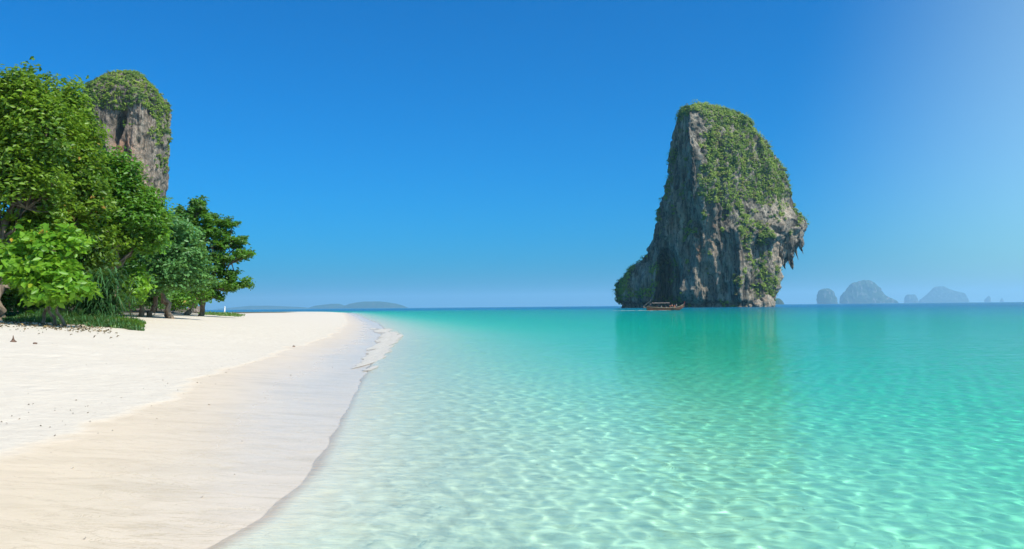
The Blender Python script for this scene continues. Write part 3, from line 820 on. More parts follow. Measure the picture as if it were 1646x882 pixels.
def make_tree(name, label, category, base, blobs, leaf_mat, seed, trunk_r=0.16, leaf=0.22, per_blob=46, leaves=11, wide=0.5, clump=0.62, group=None, trunks=None, flat=0.8, fork=0.45, spread=0.20):
    """base: world point of the foot; blobs: list of (x, y, z, rx, ry, rz) in world metres, the masses of the crown"""
    g = np.random.default_rng(seed)
    base = np.asarray(base, float)
    root = thing(name, label, category, tuple(base), 0, group)
    C, Dn, tone, paths = [], [], [], []
    feet = trunks or [(0, 0)]
    cen = np.mean([b[:3] for b in blobs], 0)
    forks = []
    for fx, fy in feet:
        foot = np.array([base[0] + fx, base[1] + fy, gz(base[0] + fx, base[1] + fy) - 0.3])
        fk = foot * (1 - fork) + cen * fork
        fk[0] += g.normal(0, 0.15); fk[1] += g.normal(0, 0.15)
        p, r = wiggle(foot, fk, trunk_r, trunk_r * 0.62, g, 9, 0, 0.05)
        r[0] *= 1.5; r[1] *= 1.15
        paths.append((p, r)); forks.append(fk)
    for b in blobs:
        bc, br = np.array(b[:3]), np.array(b[3:])
        fk = min(forks, key=lambda q: np.linalg.norm(q - bc))
        p, r = wiggle(fk, bc - np.array([0, 0, br[2] * 0.3]), trunk_r * 0.5, trunk_r * 0.2, g, 8, 0.06, 0.05)
        paths.append((p, r))
        clump_ = clump * 0.86
        n_sub = max(5, int(per_blob * 0.30 * (br[0] * br[2]) ** 0.5 / clump / 1.2))
        d = g.normal(size=(n_sub, 3)); d /= np.linalg.norm(d, axis=1)[:, None]
        d[:, 2] = np.where(d[:, 2] < -0.55, -d[:, 2], d[:, 2])
        sc = bc + d * br * g.uniform(0.62, 1.0, n_sub)[:, None]
        for k in range(n_sub):
            q, r = wiggle(bc - np.array([0, 0, br[2] * 0.3]), sc[k], trunk_r * 0.2, 0.012, g, 5, 0.0, 0.06)
            paths.append((q, r))
            rr_ = clump_ * g.uniform(0.5, 1.3)
            m_ = max(4, int(per_blob * 0.36 * (rr_ / 0.6) ** 2))
            e = g.normal(size=(m_, 3)); e /= np.linalg.norm(e, axis=1)[:, None]
            C.append(sc[k] + e * rr_ * g.uniform(0.35, 1.0, m_)[:, None] ** 0.5 * np.array([1, 1, flat]))
            Dn.append(e * 0.6 + d[k] * 0.7)
            tn = g.uniform(0, 1)
            tone.append(np.full(m_, tn))
            if g.random() < 0.45:                                    # a shoot standing clear of the mass
                sd_ = d[k] * 0.8 + np.array([0, 0, 0.45]) + g.normal(0, 0.3, 3)
                if flat < 0.6: sd_[2] *= 0.3
                sd_ /= np.linalg.norm(sd_)
                tip = sc[k] + sd_ * (rr_ + g.uniform(0.25, 0.7) * clump_ / 0.55)
                q, r = wiggle(sc[k], tip, 0.02, 0.008, g, 5, 0.0, 0.05)
                paths.append((q, r))
                f_ = np.linspace(0.55, 1.0, 6)[:, None]
                C.append(sc[k] * (1 - f_) + tip * f_ + g.normal(0, 0.06, (6, 3)))
                Dn.append(np.repeat(sd_[None], 6, 0)); tone.append(np.full(6, tn))
    C = np.concatenate(C) - base; Dn = np.concatenate(Dn); tone = np.concatenate(tone)
    V, F, T = rosettes(C, Dn, g, leaves, leaf, tone, wide, spread)
    me = mesh_from('crown', V, F); attr(me, 'tone', T)
    link('crown', me, leaf_mat, root, kind='stuff')
    tv, tf = tubes([(p - base, r) for p, r in paths[:len(feet)]], 10)
    link('trunk', mesh_from('trunk', tv, tf, True), BARK, root)
    bv, bf = tubes([(p - base, r) for p, r in paths[len(feet):]], 5)
    link('branches', mesh_from('branches', bv, bf, True), BARK, root)
    return root

def B(x, y, Y, rx, rz, ry=None, dy=0.0):
    """crown mass measured in the photograph: centre pixel, radii in pixels, at depth Y"""
    c = px(x, y, Y + dy)
    k = Y / F_PX
    return (c.x, c.y, c.z, rx * k, (ry if ry else max(rx, rz) * 0.8) * k, rz * k)

def foot(x, Y):
    X = (x - W_PX / 2) * Y / F_PX
    return (X, Y, gz(X, Y))

TG = 'trees at the back of the beach'
make_tree('beach_tree', 'tallest leafy tree at the left edge, its crown top sticking up into the sky', 'tree', foot(4, 33),
          [B(-40, 220, 33, 50, 56), B(22, 182, 33, 36, 34), B(24, 142, 33, 11, 18), B(-15, 160, 33, 28, 26), B(10, 250, 33, 60, 50), B(70, 215, 33, 48, 46), B(-60, 300, 33, 60, 60), B(40, 320, 33, 62, 48), B(5, 390, 34, 60, 40), B(55, 385, 34, 46, 34), B(-30, 430, 34, 50, 30), B(20, 440, 35, 46, 26)],
          LEAF_OLIVE, 301, 0.24, 0.24, 50, 12, 0.5, 0.60, TG)
make_tree('beach_tree', 'broad leafy tree with a rounded top just left of the rock tower', 'tree', foot(88, 36),
          [B(70, 184, 36, 30, 30), B(100, 182, 36, 24, 32), B(98, 208, 36, 24, 34), B(95, 235, 36, 60, 48), B(112, 274, 36, 36, 38), B(80, 310, 36, 60, 44), B(130, 330, 36, 50, 40), B(110, 380, 37, 60, 40), B(90, 425, 38, 50, 26), B(140, 415, 38, 40, 28)],
          LEAF_OLIVE, 302, 0.2, 0.24, 50, 12, 0.5, 0.60, TG)
make_tree('beach_tree', 'leafy dark green tree whose crown covers the foot of the rock tower', 'tree', foot(178, 40),
          [B(160, 290, 40, 30, 34), B(190, 302, 40, 30, 32), B(222, 330, 40, 20, 18), B(150, 320, 40, 42, 38), B(200, 345, 40, 48, 32), B(232, 362, 40, 26, 22), B(165, 372, 41, 46, 26), B(222, 385, 41, 40, 26)],
          LEAF_DARK, 303, 0.17, 0.24, 62, 12, 0.5, 0.62, TG)
make_tree('beach_tree', 'rounded grey green beach tree on leaning pale trunks, left of the tiered tree', 'tree', foot(232, 47),
          [B(225, 412, 47, 38, 32), B(255, 395, 47, 34, 32), B(280, 385, 47, 34, 34), B(205, 430, 47, 26, 26), B(262, 432, 47, 36, 24), B(238, 440, 47, 38, 22), B(290, 425, 47, 30, 28), B(268, 455, 47, 34, 12), B(212, 450, 47, 22, 14), B(302, 446, 48, 20, 14)],
          LEAF_GREY, 304, 0.17, 0.24, 60, 12, 0.55, 0.62, TG, trunks=[(-0.35, 0.0), (0.1, 0.4), (1.25, 0.6), (1.75, 0.2)], fork=0.55)
make_tree('tiered_tree', 'tiered beach tree reaching flat branches out over the sea at the end of the grove', 'tree', foot(306, 60),
          [B(315, 340, 60, 6, 14), B(291, 352, 60, 12, 12), B(306, 358, 60, 14, 12), B(334, 350, 60, 9, 5), B(348, 361, 60, 16, 5), B(352, 374, 60, 16, 5), B(330, 378, 60, 20, 10), B(376, 387, 60, 18, 4.5), B(362, 397, 60, 20, 5),
           B(384, 411, 60, 20, 4.5), B(396, 411, 60, 9, 3), B(392, 459, 60, 10, 3), B(315, 334, 60, 4, 11), B(372, 364, 60, 8, 3.5), B(384, 389, 60, 9, 3.5), B(358, 417, 60, 24, 6), B(345, 434, 60, 18, 7), B(364, 444, 60, 14, 6), B(378, 457, 60, 20, 5), B(350, 463, 60, 24, 8), B(330, 470, 60, 20, 8), B(342, 477, 60, 16, 5), B(318, 474, 60, 18, 8), B(312, 385, 60, 18, 9), B(306, 402, 60, 24, 10), B(316, 420, 60, 24, 8), B(304, 438, 60, 30, 10), B(300, 458, 61, 34, 12), B(288, 376, 61, 20, 10), B(322, 452, 60, 22, 8), B(292, 420, 61, 26, 16)],
          LEAF_DARK, 305, 0.2, 0.25, 40, 9, 0.5, 0.28, TG, trunks=[(-0.4, 0.0), (0.5, 0.5)], flat=0.4, fork=0.5, spread=0.10)
make_tree('beach_tree', 'low shaded tree in the gap between the leafy trees, behind the long bladed clump', 'tree', foot(150, 47),
          [B(120, 420, 47, 50, 36), B(170, 410, 47, 46, 34), B(60, 430, 47, 60, 40), B(0, 430, 47, 60, 44), B(200, 450, 48, 40, 30)],
          LEAF_DARK, 306, 0.16, 0.26, 46, 11, 0.5, 0.7, TG)
make_tree('beach_tree', 'tree deepest in the grove behind the leaning pale trunks', 'tree', foot(250, 66),
          [B(230, 440, 66, 50, 36), B(270, 450, 66, 46, 34), B(190, 440, 66, 50, 40), B(300, 470, 68, 24, 18)],
          LEAF_DARK, 307, 0.18, 0.3, 46, 11, 0.55, 0.8, TG)
make_tree('beach_tree', 'dark tree closing the back of the grove at the left edge of the photo', 'tree', foot(40, 50),
          [B(-60, 460, 50, 80, 40), B(20, 465, 50, 70, 34), B(90, 462, 50, 66, 36), B(140, 470, 51, 50, 30)],
          LEAF_DARK, 308, 0.18, 0.28, 50, 11, 0.55, 0.8, TG)

SG = 'bushes in front of the trees'
make_tree('lime_bush', 'bright lime broad leaved bush hanging over the grass in front of the tall trees', 'bush', foot(75, 30.5),
          [B(28, 446, 30, 17, 9), B(52, 440, 30, 18, 9), B(78, 436, 30, 16, 11), B(98, 452, 29.8, 18, 11), B(120, 468, 29.6, 16, 9), B(70, 458, 29.8, 20, 8), B(48, 424, 30.4, 15, 8), B(92, 405, 30.6, 20, 11),
           B(62, 392, 30.8, 16, 8), B(108, 392, 31, 14, 9), B(10, 418, 30.5, 18, 7), B(34, 402, 30.6, 16, 8), B(-16, 440, 30.5, 22, 12), B(84, 476, 29.7, 18, 7)],
          LEAF_LIME, 320, 0.07, 0.32, 24, 9, 0.58, 0.29, SG, trunks=[(-0.3, 0.2), (0.2, 0.3), (0.7, 0.4)], fork=0.5, flat=0.5)
make_tree('lime_bush', 'small yellow green bush beside the first leaning trunk', 'bush', foot(214, 41),
          [B(208, 458, 41, 12, 9), B(222, 462, 41, 12, 9), B(212, 478, 41, 13, 10), B(196, 408, 42, 14, 9), B(186, 415, 42, 12, 9)],
          LEAF_LIME, 321, 0.05, 0.30, 34, 9, 0.55, 0.34, SG, fork=0.4)
make_tree('green_bush', 'low dark bush in the shade at the foot of the left edge trees', 'bush', foot(30, 36),
          [B(-10, 470, 36, 40, 16), B(40, 472, 36, 36, 14), B(90, 478, 36, 34, 12)],
          LEAF_DARK, 322, 0.05, 0.24, 44, 10, 0.5, 0.5, SG, fork=0.4)
make_tree('green_bush', 'small bush at the foot of the leaning trunks in the grove', 'bush', foot(246, 52),
          [B(240, 482, 52, 12, 8), B(252, 486, 52, 10, 6), B(228, 486, 52, 8, 6)],
          LEAF_GREY, 323, 0.04, 0.22, 40, 10, 0.5, 0.36, SG, fork=0.4)

make_tree('green_bush', 'dark undergrowth bush filling the gap between trunks behind the lime bush', 'bush', foot(70, 41),
          [B(10, 484, 41, 44, 16), B(70, 482, 41, 44, 18), B(125, 484, 41, 36, 16), B(180, 482, 42, 34, 18), B(-40, 480, 41, 40, 20)],
          LEAF_DARK, 324, 0.05, 0.24, 50, 10, 0.5, 0.55, SG, fork=0.4)
make_tree('green_bush', 'ragged shaded bush filling the space between the leaning trunks and the tiered tree', 'bush', foot(278, 63),
          [B(236, 480, 56, 16, 11), B(268, 478, 63, 20, 14), B(292, 476, 64, 16, 14), B(250, 470, 62, 26, 12), B(308, 482, 66, 10, 9), B(322, 476, 66, 14, 8), B(204, 484, 46, 13, 10), B(246, 484, 50, 10, 9), B(286, 484, 56, 14, 9), B(306, 470, 58, 16, 11)],
          LEAF_DARK, 326, 0.05, 0.24, 50, 10, 0.5, 0.45, SG, fork=0.4)
make_tree('green_bush', 'farthest undergrowth bush seen between the leaning trunks', 'bush', foot(262, 72),
          [B(220, 480, 72, 26, 14), B(262, 482, 72, 26, 12), B(288, 478, 72, 16, 10)],
          LEAF_DARK, 325, 0.05, 0.26, 46, 10, 0.5, 0.6, SG, fork=0.4)

def blades(roots, dirs, lengths, widths, g, droop=0.9, n=6):
    """long arching leaf blades"""
    k = len(roots)
    t = np.linspace(0, 1, n)[None, :, None]
    up = np.array([0, 0, 1.0])
    d = dirs / (np.linalg.norm(dirs, axis=1)[:, None] + 1e-9)
    P = roots[:, None, :] + lengths[:, None, None] * (t * d[:, None, :] * 1.0 + (t * 0.75 - droop * t ** 2.2)[..., 0][..., None] * up)
    side = np.cross(d, up); side /= np.linalg.norm(side, axis=1)[:, None] + 1e-9
    w = widths[:, None, None] * (1 - t ** 2.5) * 0.5 + 0.002
    V = np.stack([P - side[:, None, :] * w, P + side[:, None, :] * w], 2).reshape(-1, 3)
    i = (np.arange(k) * n * 2)[:, None] + (np.arange(n - 1) * 2)[None, :]
    F = np.stack([i, i + 1, i + 3, i + 2], -1).reshape(-1, 4)
    return V, F, n * 2

def blade_clump(name, label, x, Y, count, length, seed, spread):
    g = np.random.default_rng(seed)
    f = foot(x, Y)
    root = thing(name, label, 'plant', f, 0, None)
    a = g.uniform(0, 6.28, count)
    rt = np.stack([g.normal(0, spread, count), g.normal(0, spread * 0.5, count), g.uniform(0.0, 1.9, count)], 1)
    dr = np.stack([np.cos(a), np.sin(a), g.uniform(0.2, 1.3, count)], 1)
    V, F, per = blades(rt, dr, length * g.uniform(0.6, 1.15, count), np.full(count, 0.06), g, 1.25)
    me = mesh_from('leaves', V, F)
    attr(me, 'tone', np.repeat(g.uniform(0, 1, count), per))
    link('leaves', me, LEAF_BLADE, root, kind='stuff')
    paths = [wiggle(np.array([q, 0.1 * q, -0.2]), np.array([q * 1.2, 0.1, 1.9]), 0.07, 0.05, g, 6, 0, 0.03) for q in (-0.4, -0.1, 0.25, 0.5)]
    v, f2 = tubes(paths, 7)
    link('stems', mesh_from('stems', v, f2, True), BARK, root)
blade_clump('screw_pine', 'long bladed drooping dark green clump between the lime bushes', 163, 35.5, 900, 1.25, 330, 0.42)

def grass_patch(name, label, x0, x1, Y0, Y1, count, h, seed, mat, top=None, edge=0.35):
    g = np.random.default_rng(seed)
    Yv = g.uniform(Y0, Y1, count)
    xv = g.uniform(x0, x1, count)
    e = np.minimum(np.minimum((xv - x0), (x1 - xv)) / (0.25 * (x1 - x0)), np.minimum((Yv - Y0), (Y1 - Yv)) / (0.25 * (Y1 - Y0)))
    Xw = (xv - W_PX / 2) * Yv / F_PX
    keep = (e + 1.5 * fbm(Xw / 1.6, Yv / 1.6, 0.5, 3, seed)) > edge
    Yv, Xw, e = Yv[keep], Xw[keep], np.clip(e[keep], 0.2, 1)
    n = len(Yv)
    rt = np.stack([Xw, Yv, ground_z(Xw, Yv) - 0.02], 1)
    a = g.uniform(0, 6.28, n)
    dr = np.stack([np.cos(a) * 0.6, np.sin(a) * 0.6, g.uniform(0.4, 1.4, n)], 1)
    V, F, per = blades(rt, dr, h * (0.35 + 0.65 * e) * g.uniform(0.35, 1.25, n) * (1 + 0.8 * noise3(Xw / 0.8, Yv / 0.8, 3.5, seed)), np.full(n, 0.03), g, 0.95, 4)
    me = mesh_from(name, V, F)
    attr(me, 'tone', np.repeat(g.uniform(0, 1, n), per))
    return link(name, me, mat, None, kind='stuff', label=label)
grass_patch('grass', 'strip of green grass along the foot of the trees', 5, 232, 31.5, 40, 24000, 0.5, 340, LEAF_BLADE)
grass_patch('grass', 'sunlit grass fringe creeping onto the sand near the small lime bush', 150, 236, 31.5, 38, 6000, 0.36, 341, LEAF_GRASS, edge=0.5)
grass_patch('grass', 'bright grass patch on the sand spit beyond the grove', 318, 394, 66, 82, 5000, 0.30, 342, LEAF_GRASS, edge=0.3)

# fallen leaves and twigs on the shaded sand under the tall trees
g = np.random.default_rng(350)
n = 620
xv = np.concatenate([g.uniform(-40, 180, n - 60), g.uniform(-40, 190, 60)])
Yv = np.concatenate([g.normal(30.0, 1.5, n - 60), g.uniform(25, 34, 60)])
Xw = (xv - W_PX / 2) * Yv / F_PX
p = np.stack([Xw, Yv, ground_z(Xw, Yv) + 0.035], 1)
LITTER = make_leaf_material('dry_leaf', (0.06, 0.045, 0.03), (0.26, 0.17, 0.09), (0.45, 0.30, 0.12), 0.08, 0.1, 0.8)
V, F, T = leaf_quads(p, np.array([[0, 0, 1.0]]) + 0.45 * g.normal(size=(n, 3)), g.uniform(0.05, 0.15, n), g, g.uniform(0, 1, n), 0.5)
me = mesh_from('fallen_leaves', V, F); attr(me, 'tone', T)
link('fallen_leaves', me, LITTER, None, kind='stuff', label='dry leaves fallen on the sand under the tall trees')

g = np.random.default_rng(360)
n = 190
Yv = np.exp(g.uniform(math.log(5.2), math.log(26), n))
Xw = np.interp(Yv, SHORE[:, 0], SHORE[:, 1]) - np.where(g.random(n) < 0.5, 3.4 + g.normal(0, 0.5, n), g.uniform(0.6, 9, n))
p = np.stack([Xw, Yv, ground_z(Xw, Yv) + 0.006], 1)
SHELL = make_leaf_material('shell_bit', (0.16, 0.11, 0.07), (0.62, 0.52, 0.42), (0.78, 0.74, 0.68), 0.2, 0.05, 0.6)
V, F, T = leaf_quads(p, np.array([[0, 0, 1.0]]) + 0.3 * g.normal(size=(n, 3)), g.uniform(0.012, 0.036, n), g, g.uniform(0, 1, n), 0.8, fold=0.3)
me = mesh_from('shell_bits', V, F); attr(me, 'tone', T)
link('shell_bits', me, SHELL, None, kind='stuff', label='tiny shell and twig bits strewn over the sand')

WOOD_DARK = plain('weathered_wood', (0.13, 0.075, 0.05), 0.85, 0.4, 5)
def lump(name, label, category, x, Y, sx, sy, sz, seed, mat, peak=0.0, group=None):
    X = (x - W_PX / 2) * Y / F_PX
    me = boulder_mesh(name, sx, sy, sz, seed, 0.4, 3)
    if peak:
        co = np.array([v.co[:] for v in me.vertices])
        t = np.clip(co[:, 2] / sz, 0, 1.4)
        co[:, 0] *= 1 - 0.75 * t ** 0.7; co[:, 1] *= 1 - 0.75 * t ** 0.7; co[:, 2] += peak * t ** 3
        me.vertices.foreach_set('co', co.ravel())
    o = link(name, me, mat, None, label=label, category=category)
    if group: o['group'] = group
    o.location = (X, Y, gz(X, Y) + sz * 0.35)
    return o
lump('coconut_husk', 'brown pointed coconut husk lying on the dry sand near the left edge', 'husk', 22, 21.5, 0.075, 0.07, 0.05, 351, WOOD_DARK, 0.07)
lump('driftwood_lump', 'small dark lump on the dry sand to the right of the pointed husk', 'driftwood', 57, 21.3, 0.045, 0.05, 0.03, 352, WOOD_DARK)
lump('driftwood_lump', 'tiny dark scrap on the pale sand near where the wet sand begins', 'driftwood', 472, 30, 0.05, 0.04, 0.03, 353, WOOD_DARK)
lump('boulder', 'low sandy brown boulder under the tip of the tiered tree', 'rock', 314, 118, 1.25, 0.9, 0.75, 354, ROCK_WARM)

# white post and marker stone on the grassy spit
WHITE = plain('white_paint', (0.80, 0.80, 0.78), 0.5, 0.05)
f = foot(361, 84)
post = thing('post', 'thin white post standing in the grass of the sand spit', 'post', f)
pv, pf = tubes([(np.array([(0, 0, -0.3), (0, 0, 0.2), (0, 0, 0.45), (0.01, 0, 0.7)]), np.array([0.07, 0.068, 0.065, 0.06]))], 10)
link('shaft', mesh_from('shaft', pv, pf, True), WHITE, post)
pv, pf = tubes([(np.array([(0.01, 0, 0.69), (0.01, 0, 0.72), (0.01, 0, 0.75), (0.01, 0, 0.77)]), np.array([0.085, 0.085, 0.05, 0.001]))], 10)
link('cap', mesh_from('cap', pv, pf, True), WHITE, post)
lump('marker_stone', 'small white stone in the grass right of the thin post', 'stone', 371, 84, 0.14, 0.12, 0.10, 355, WHITE)

# ------------------------------------------------------------------ people
SKIN = plain('skin', (0.42, 0.24, 0.16), 0.55, 0.06)
HAIR = plain('dark_hair', (0.02, 0.016, 0.014), 0.5, 0.2)
def cloth(name, c): return plain(name, c, 0.85, 0.12, 9)
PINK = cloth('pink_cloth', (0.72, 0.26, 0.30)); ORANGE = cloth('orange_cloth', (0.85, 0.22, 0.05)); NAVY = cloth('navy_cloth', (0.03, 0.04, 0.10))
SALMON = cloth('salmon_cloth', (0.80, 0.32, 0.20)); PALE = cloth('pale_cloth', (0.68, 0.66, 0.62)); MAROON = cloth('maroon_cloth', (0.25, 0.05, 0.05)); GREYC = cloth('grey_cloth', (0.22, 0.22, 0.24))

def skin_mesh(name, nodes, edges, levels=2):
    """grow a body surface round a skeleton: nodes = [(point, radius)]; baked to a plain mesh"""
    me = bpy.data.meshes.new(name + '_cage')
    me.from_pydata([n[0] for n in nodes], edges, [])
    o = bpy.data.objects.new(name + '_cage', me)
    COL.objects.link(o)
    sk = o.modifiers.new('skin', 'SKIN')
    for v, n in zip(me.skin_vertices[0].data, nodes):
        r = n[1]
        v.radius = (r, r) if not isinstance(r, tuple) else r
    me.skin_vertices[0].data[0].use_root = True
    ss = o.modifiers.new('sub', 'SUBSURF'); ss.levels = levels; ss.render_levels = levels
    dg = bpy.context.evaluated_depsgraph_get()
    out = bpy.data.meshes.new_from_object(o.evaluated_get(dg))
    out.name = name
    bpy.data.objects.remove(o); bpy.data.meshes.remove(me)
    out.polygons.foreach_set('use_smooth', np.ones(len(out.polygons), bool))
    return out

def hand_nodes(nodes, edges, wrist, s):
    d = np.array(nodes[wrist][0])
    nodes.append((tuple(d + np.array([0.0, 0.0, -0.07])), 0.030)); pal = len(nodes) - 1; edges.append((wrist, pal))
    for k, (ox, ln) in enumerate([(-0.03, 0.060), (-0.01, 0.075), (0.01, 0.070), (0.03, 0.055)]):
        nodes.append((tuple(d + np.array([0.01 * s, ox, -0.10])), 0.010)); nodes.append((tuple(d + np.array([-0.004 * s, ox * 1.1, -0.10 - ln])), 0.008))
        edges += [(pal, len(nodes) - 2), (len(nodes) - 2, len(nodes) - 1)]
    nodes.append((tuple(d + np.array([-0.01 * s, -0.055, -0.075])), 0.011)); edges.append((pal, len(nodes) - 1))

def head_parts(root, head, hair_mat):
    bm = bmesh.new()
    bmesh.ops.create_uvsphere(bm, u_segments=16, v_segments=10, radius=0.118)
    for v in list(bm.verts):
        v.co.z *= 1.12
        if v.co.y < -0.02 and v.co.z < 0.045: v.co *= 0.80           # leave the face free (face looks along -y)
        if v.co.z < -0.05: v.co *= 0.78
    for f_ in bm.faces: f_.smooth = True
    me = bpy.data.meshes.new('hair'); bm.to_mesh(me); bm.free()
    h = link('hair', me, hair_mat, root); h.location = (head[0], head[1] + 0.012, head[2] + 0.02)

def make_person(label, loc, rz, seated, top_mat, low_mat, group=None, scale=1.0):
    root = thing('person', label, 'person', loc, rz, group)
    root.scale = (scale,) * 3
    N, E = [], []
    if seated:
        N = [((0, 0, 0.10), 0.15), ((0, 0.02, 0.30), 0.13), ((0, 0.02, 0.48), 0.15), ((0, 0.01, 0.60), 0.055), ((0, -0.005, 0.70), 0.088), ((0, -0.012, 0.80), 0.080)]
        legs = [[((s * 0.10, -0.05, 0.09), 0.09), ((s * 0.13, -0.42, 0.14), 0.065), ((s * 0.13, -0.45, -0.10), 0.055), ((s * 0.13, -0.44, -0.32), 0.04), ((s * 0.13, -0.56, -0.35), 0.032)] for s in (-1, 1)]
        arms = [[((s * 0.19, 0.02, 0.50), 0.055), ((s * 0.25, -0.04, 0.24), 0.042), ((s * 0.17, -0.26, 0.21), 0.030)] for s in (-1, 1)]
    else:
        N = [((0, 0, 0.92), 0.15), ((0, 0, 1.10), 0.125), ((0, 0, 1.32), 0.15), ((0, 0, 1.45), 0.055), ((0, -0.01, 1.55), 0.088), ((0, -0.018, 1.65), 0.080)]
        legs = [[((s * 0.10, 0.0, 0.84), 0.095), ((s * 0.11, -0.10 * s, 0.48), 0.062), ((s * 0.11, -0.10 * s + 0.02, 0.28), 0.055), ((s * 0.11, -0.12 * s, 0.07), 0.038), ((s * 0.11, -0.12 * s - 0.13, 0.035), 0.032)] for s in (-1, 1)]
        arms = [[((s * 0.20, 0, 1.36), 0.055), ((s * 0.25, 0.02, 1.10), 0.042), ((s * 0.26, -0.08, 0.86), 0.030)] for s in (-1, 1)]
    E = [(i, i + 1) for i in range(5)]
    for ch, at in [(legs[0], 0), (legs[1], 0), (arms[0], 2), (arms[1], 2)]:
        prev = at
        for nd in ch:
            N.append(nd); E.append((prev, len(N) - 1)); prev = len(N) - 1
        if at == 2:
            hand_nodes(N, E, prev, 1 if ch[0][0][0] > 0 else -1)
    hz = N[5][0]
    N.append(((hz[0], hz[1] - 0.085, hz[2] - 0.055), 0.016)); E.append((4, len(N) - 1))
    link('body', skin_mesh('body', N, E, 1 if seated else 2), SKIN, root)
    head_parts(root, (hz[0], hz[1], hz[2] - 0.035), HAIR)
    T = [(N[0][0], 0.17), (N[1][0], 0.152), (N[2][0], 0.172)]
    TE = [(0, 1), (1, 2)]
    for a in arms:
        T.append((a[0][0], 0.075)); TE.append((2, len(T) - 1))
        mid = tuple(np.array(a[0][0]) * 0.4 + np.array(a[1][0]) * 0.6)
        T.append((mid, 0.060)); TE.append((len(T) - 2, len(T) - 1))
    link('shirt', skin_mesh('shirt', T, TE, 1), top_mat, root)
    S_ = [((N[0][0][0], N[0][0][1], N[0][0][2] - 0.01), 0.178)]; SE = []
    for l in legs:
        S_.append((l[0][0], 0.115)); SE.append((0, len(S_) - 1))
        mid = tuple(np.array(l[0][0]) * 0.3 + np.array(l[1][0]) * 0.7)
        S_.append((mid, 0.088)); SE.append((len(S_) - 2, len(S_) - 1))
    link('shorts', skin_mesh('shorts', S_, SE, 1), low_mat, root)
    return root

f = foot(297, 112)
make_person('person in a pink top standing in the shade under the tiered tree', f, 0.5, False, PINK, SALMON)

# ------------------------------------------------------------------ long wooden tour boat at the foot of the stack
HULL = plain('hull_wood', (0.17, 0.075, 0.045), 0.6, 0.35, 1.5)
TRIM = plain('pale_trim', (0.36, 0.30, 0.18), 0.6, 0.3, 2)
TARP = plain('canopy_cloth', (0.15, 0.12, 0.10), 0.8, 0.2, 1)
METAL = plain('dark_metal', (0.05, 0.05, 0.055), 0.45, 0.3)
YB = 255.0
bc = px(1069, 494, YB)
boat = thing('longtail_boat', 'wooden longtail tour boat with passengers and a low canopy in front of the sea stack', 'boat', (bc.x, YB, 0.0), R(-4))
boat.scale = (0.76, 1.0, 1.1)
def hull_mesh(name, inset=0.0, top_off=0.0, z_from=None, floor=False):
    st = np.linspace(0, 1, 34)
    L = 15.6
    xs = -7.8 + L * st
    half = 1.12 * np.clip(np.sin(np.pi * np.clip(0.12 + st * 0.93, 0, 1)), 0, 1) ** 0.62 + 0.05
    sheer = 0.72 + 0.35 * (1 - st) ** 3 + 1.9 * np.clip(st - 0.70, 0, 1) ** 1.9 * 6
    keel = -0.35 + 2.2 * np.clip(st - 0.76, 0, 1) ** 1.6 * 6 + 0.35 * (1 - st) ** 4
    V = []
    for x, h, s_, k in zip(xs, half, sheer, keel):
        h = max(h - inset, 0.03)
        for q in np.linspace(-1, 1, 13):
            a = abs(q)
            y = math.copysign(h * (a ** 0.75), q) if a > 0 else 0
            V.append((x, y, k + inset * 0.5 + (s_ + top_off - k - inset * 0.5) * a ** 2.2))
    idx = np.arange(34 * 13).reshape(34, 13)
    F = np.stack([idx[:-1, :-1], idx[1:, :-1], idx[1:, 1:], idx[:-1, 1:]], -1).reshape(-1, 4)
    return V, F, xs, half, sheer
V, F, xs, half, sheer = hull_mesh('hull')
V2, F2, *_ = hull_mesh('hull', 0.07)
nV = len(V)
rim = []
for side in (0, 12):
    for i in range(33):
        q = [i * 13 + side, (i + 1) * 13 + side, nV + (i + 1) * 13 + side, nV + i * 13 + side]
        rim.append(q if side == 12 else q[::-1])
me = bpy.data.meshes.new('hull')
me.from_pydata(V + V2, [], F[:, ::-1].tolist() + (F2 + nV).tolist() + rim)
me.update()
link('hull', me, HULL, boat)
for s in (-1, 1):
    pts = np.stack([xs, s * (half + 0.015), sheer + 0.02], 1)
    v, f_ = tubes([(pts, np.full(len(pts), 0.055))], 6)
    link('gunwale', mesh_from('gunwale', v, f_, True), TRIM, boat)
for k, x in enumerate((-3.6, -1.8, 0.0, 1.8, 3.6)):
    bm = bmesh.new(); bmesh.ops.create_cube(bm, size=1)
    for v in bm.verts: v.co = Vector((v.co.x * 0.35 + x, v.co.y * 1.9, v.co.z * 0.06 + 0.52))
    me = bpy.data.meshes.new('bench'); bm.to_mesh(me); bm.free()
    link('bench', me, TRIM, boat)
for x in (-5.2, -3.0, -0.8, 1.2):
    for s in (-1, 1):
        v, f_ = tubes([(np.array([(x, s * 0.95, 0.6), (x, s * 0.92, 1.3), (x, s * 0.85, 2.1)]), np.full(3, 0.04))], 6)
        link('canopy_post', mesh_from('canopy_post', v, f_, True), METAL, boat)
cx_ = np.linspace(-5.7, 1.7, 14); cyy = np.linspace(-1.05, 1.05, 9)
CV = [(x, y, 2.25 - 0.16 * y * y + 0.03 * math.sin(x * 2.9) - dz) for dz in (0, 0.05) for x in cx_ for y in cyy]
idx = np.arange(14 * 9).reshape(14, 9)
CF = np.stack([idx[:-1, :-1], idx[1:, :-1], idx[1:, 1:], idx[:-1, 1:]], -1).reshape(-1, 4)
edge = []
ring = list(idx[:, 0]) + list(idx[-1, 1:]) + list(idx[::-1, -1][1:]) + list(idx[0, ::-1][1:-1])
for a, b in zip(ring, ring[1:] + ring[:1]): edge.append([a, b, b + 126, a + 126])
me = bpy.data.meshes.new('canopy'); me.from_pydata(CV, [], CF.tolist() + (CF[:, ::-1] + 126).tolist() + edge); me.update()
link('canopy', me, TARP, boat)
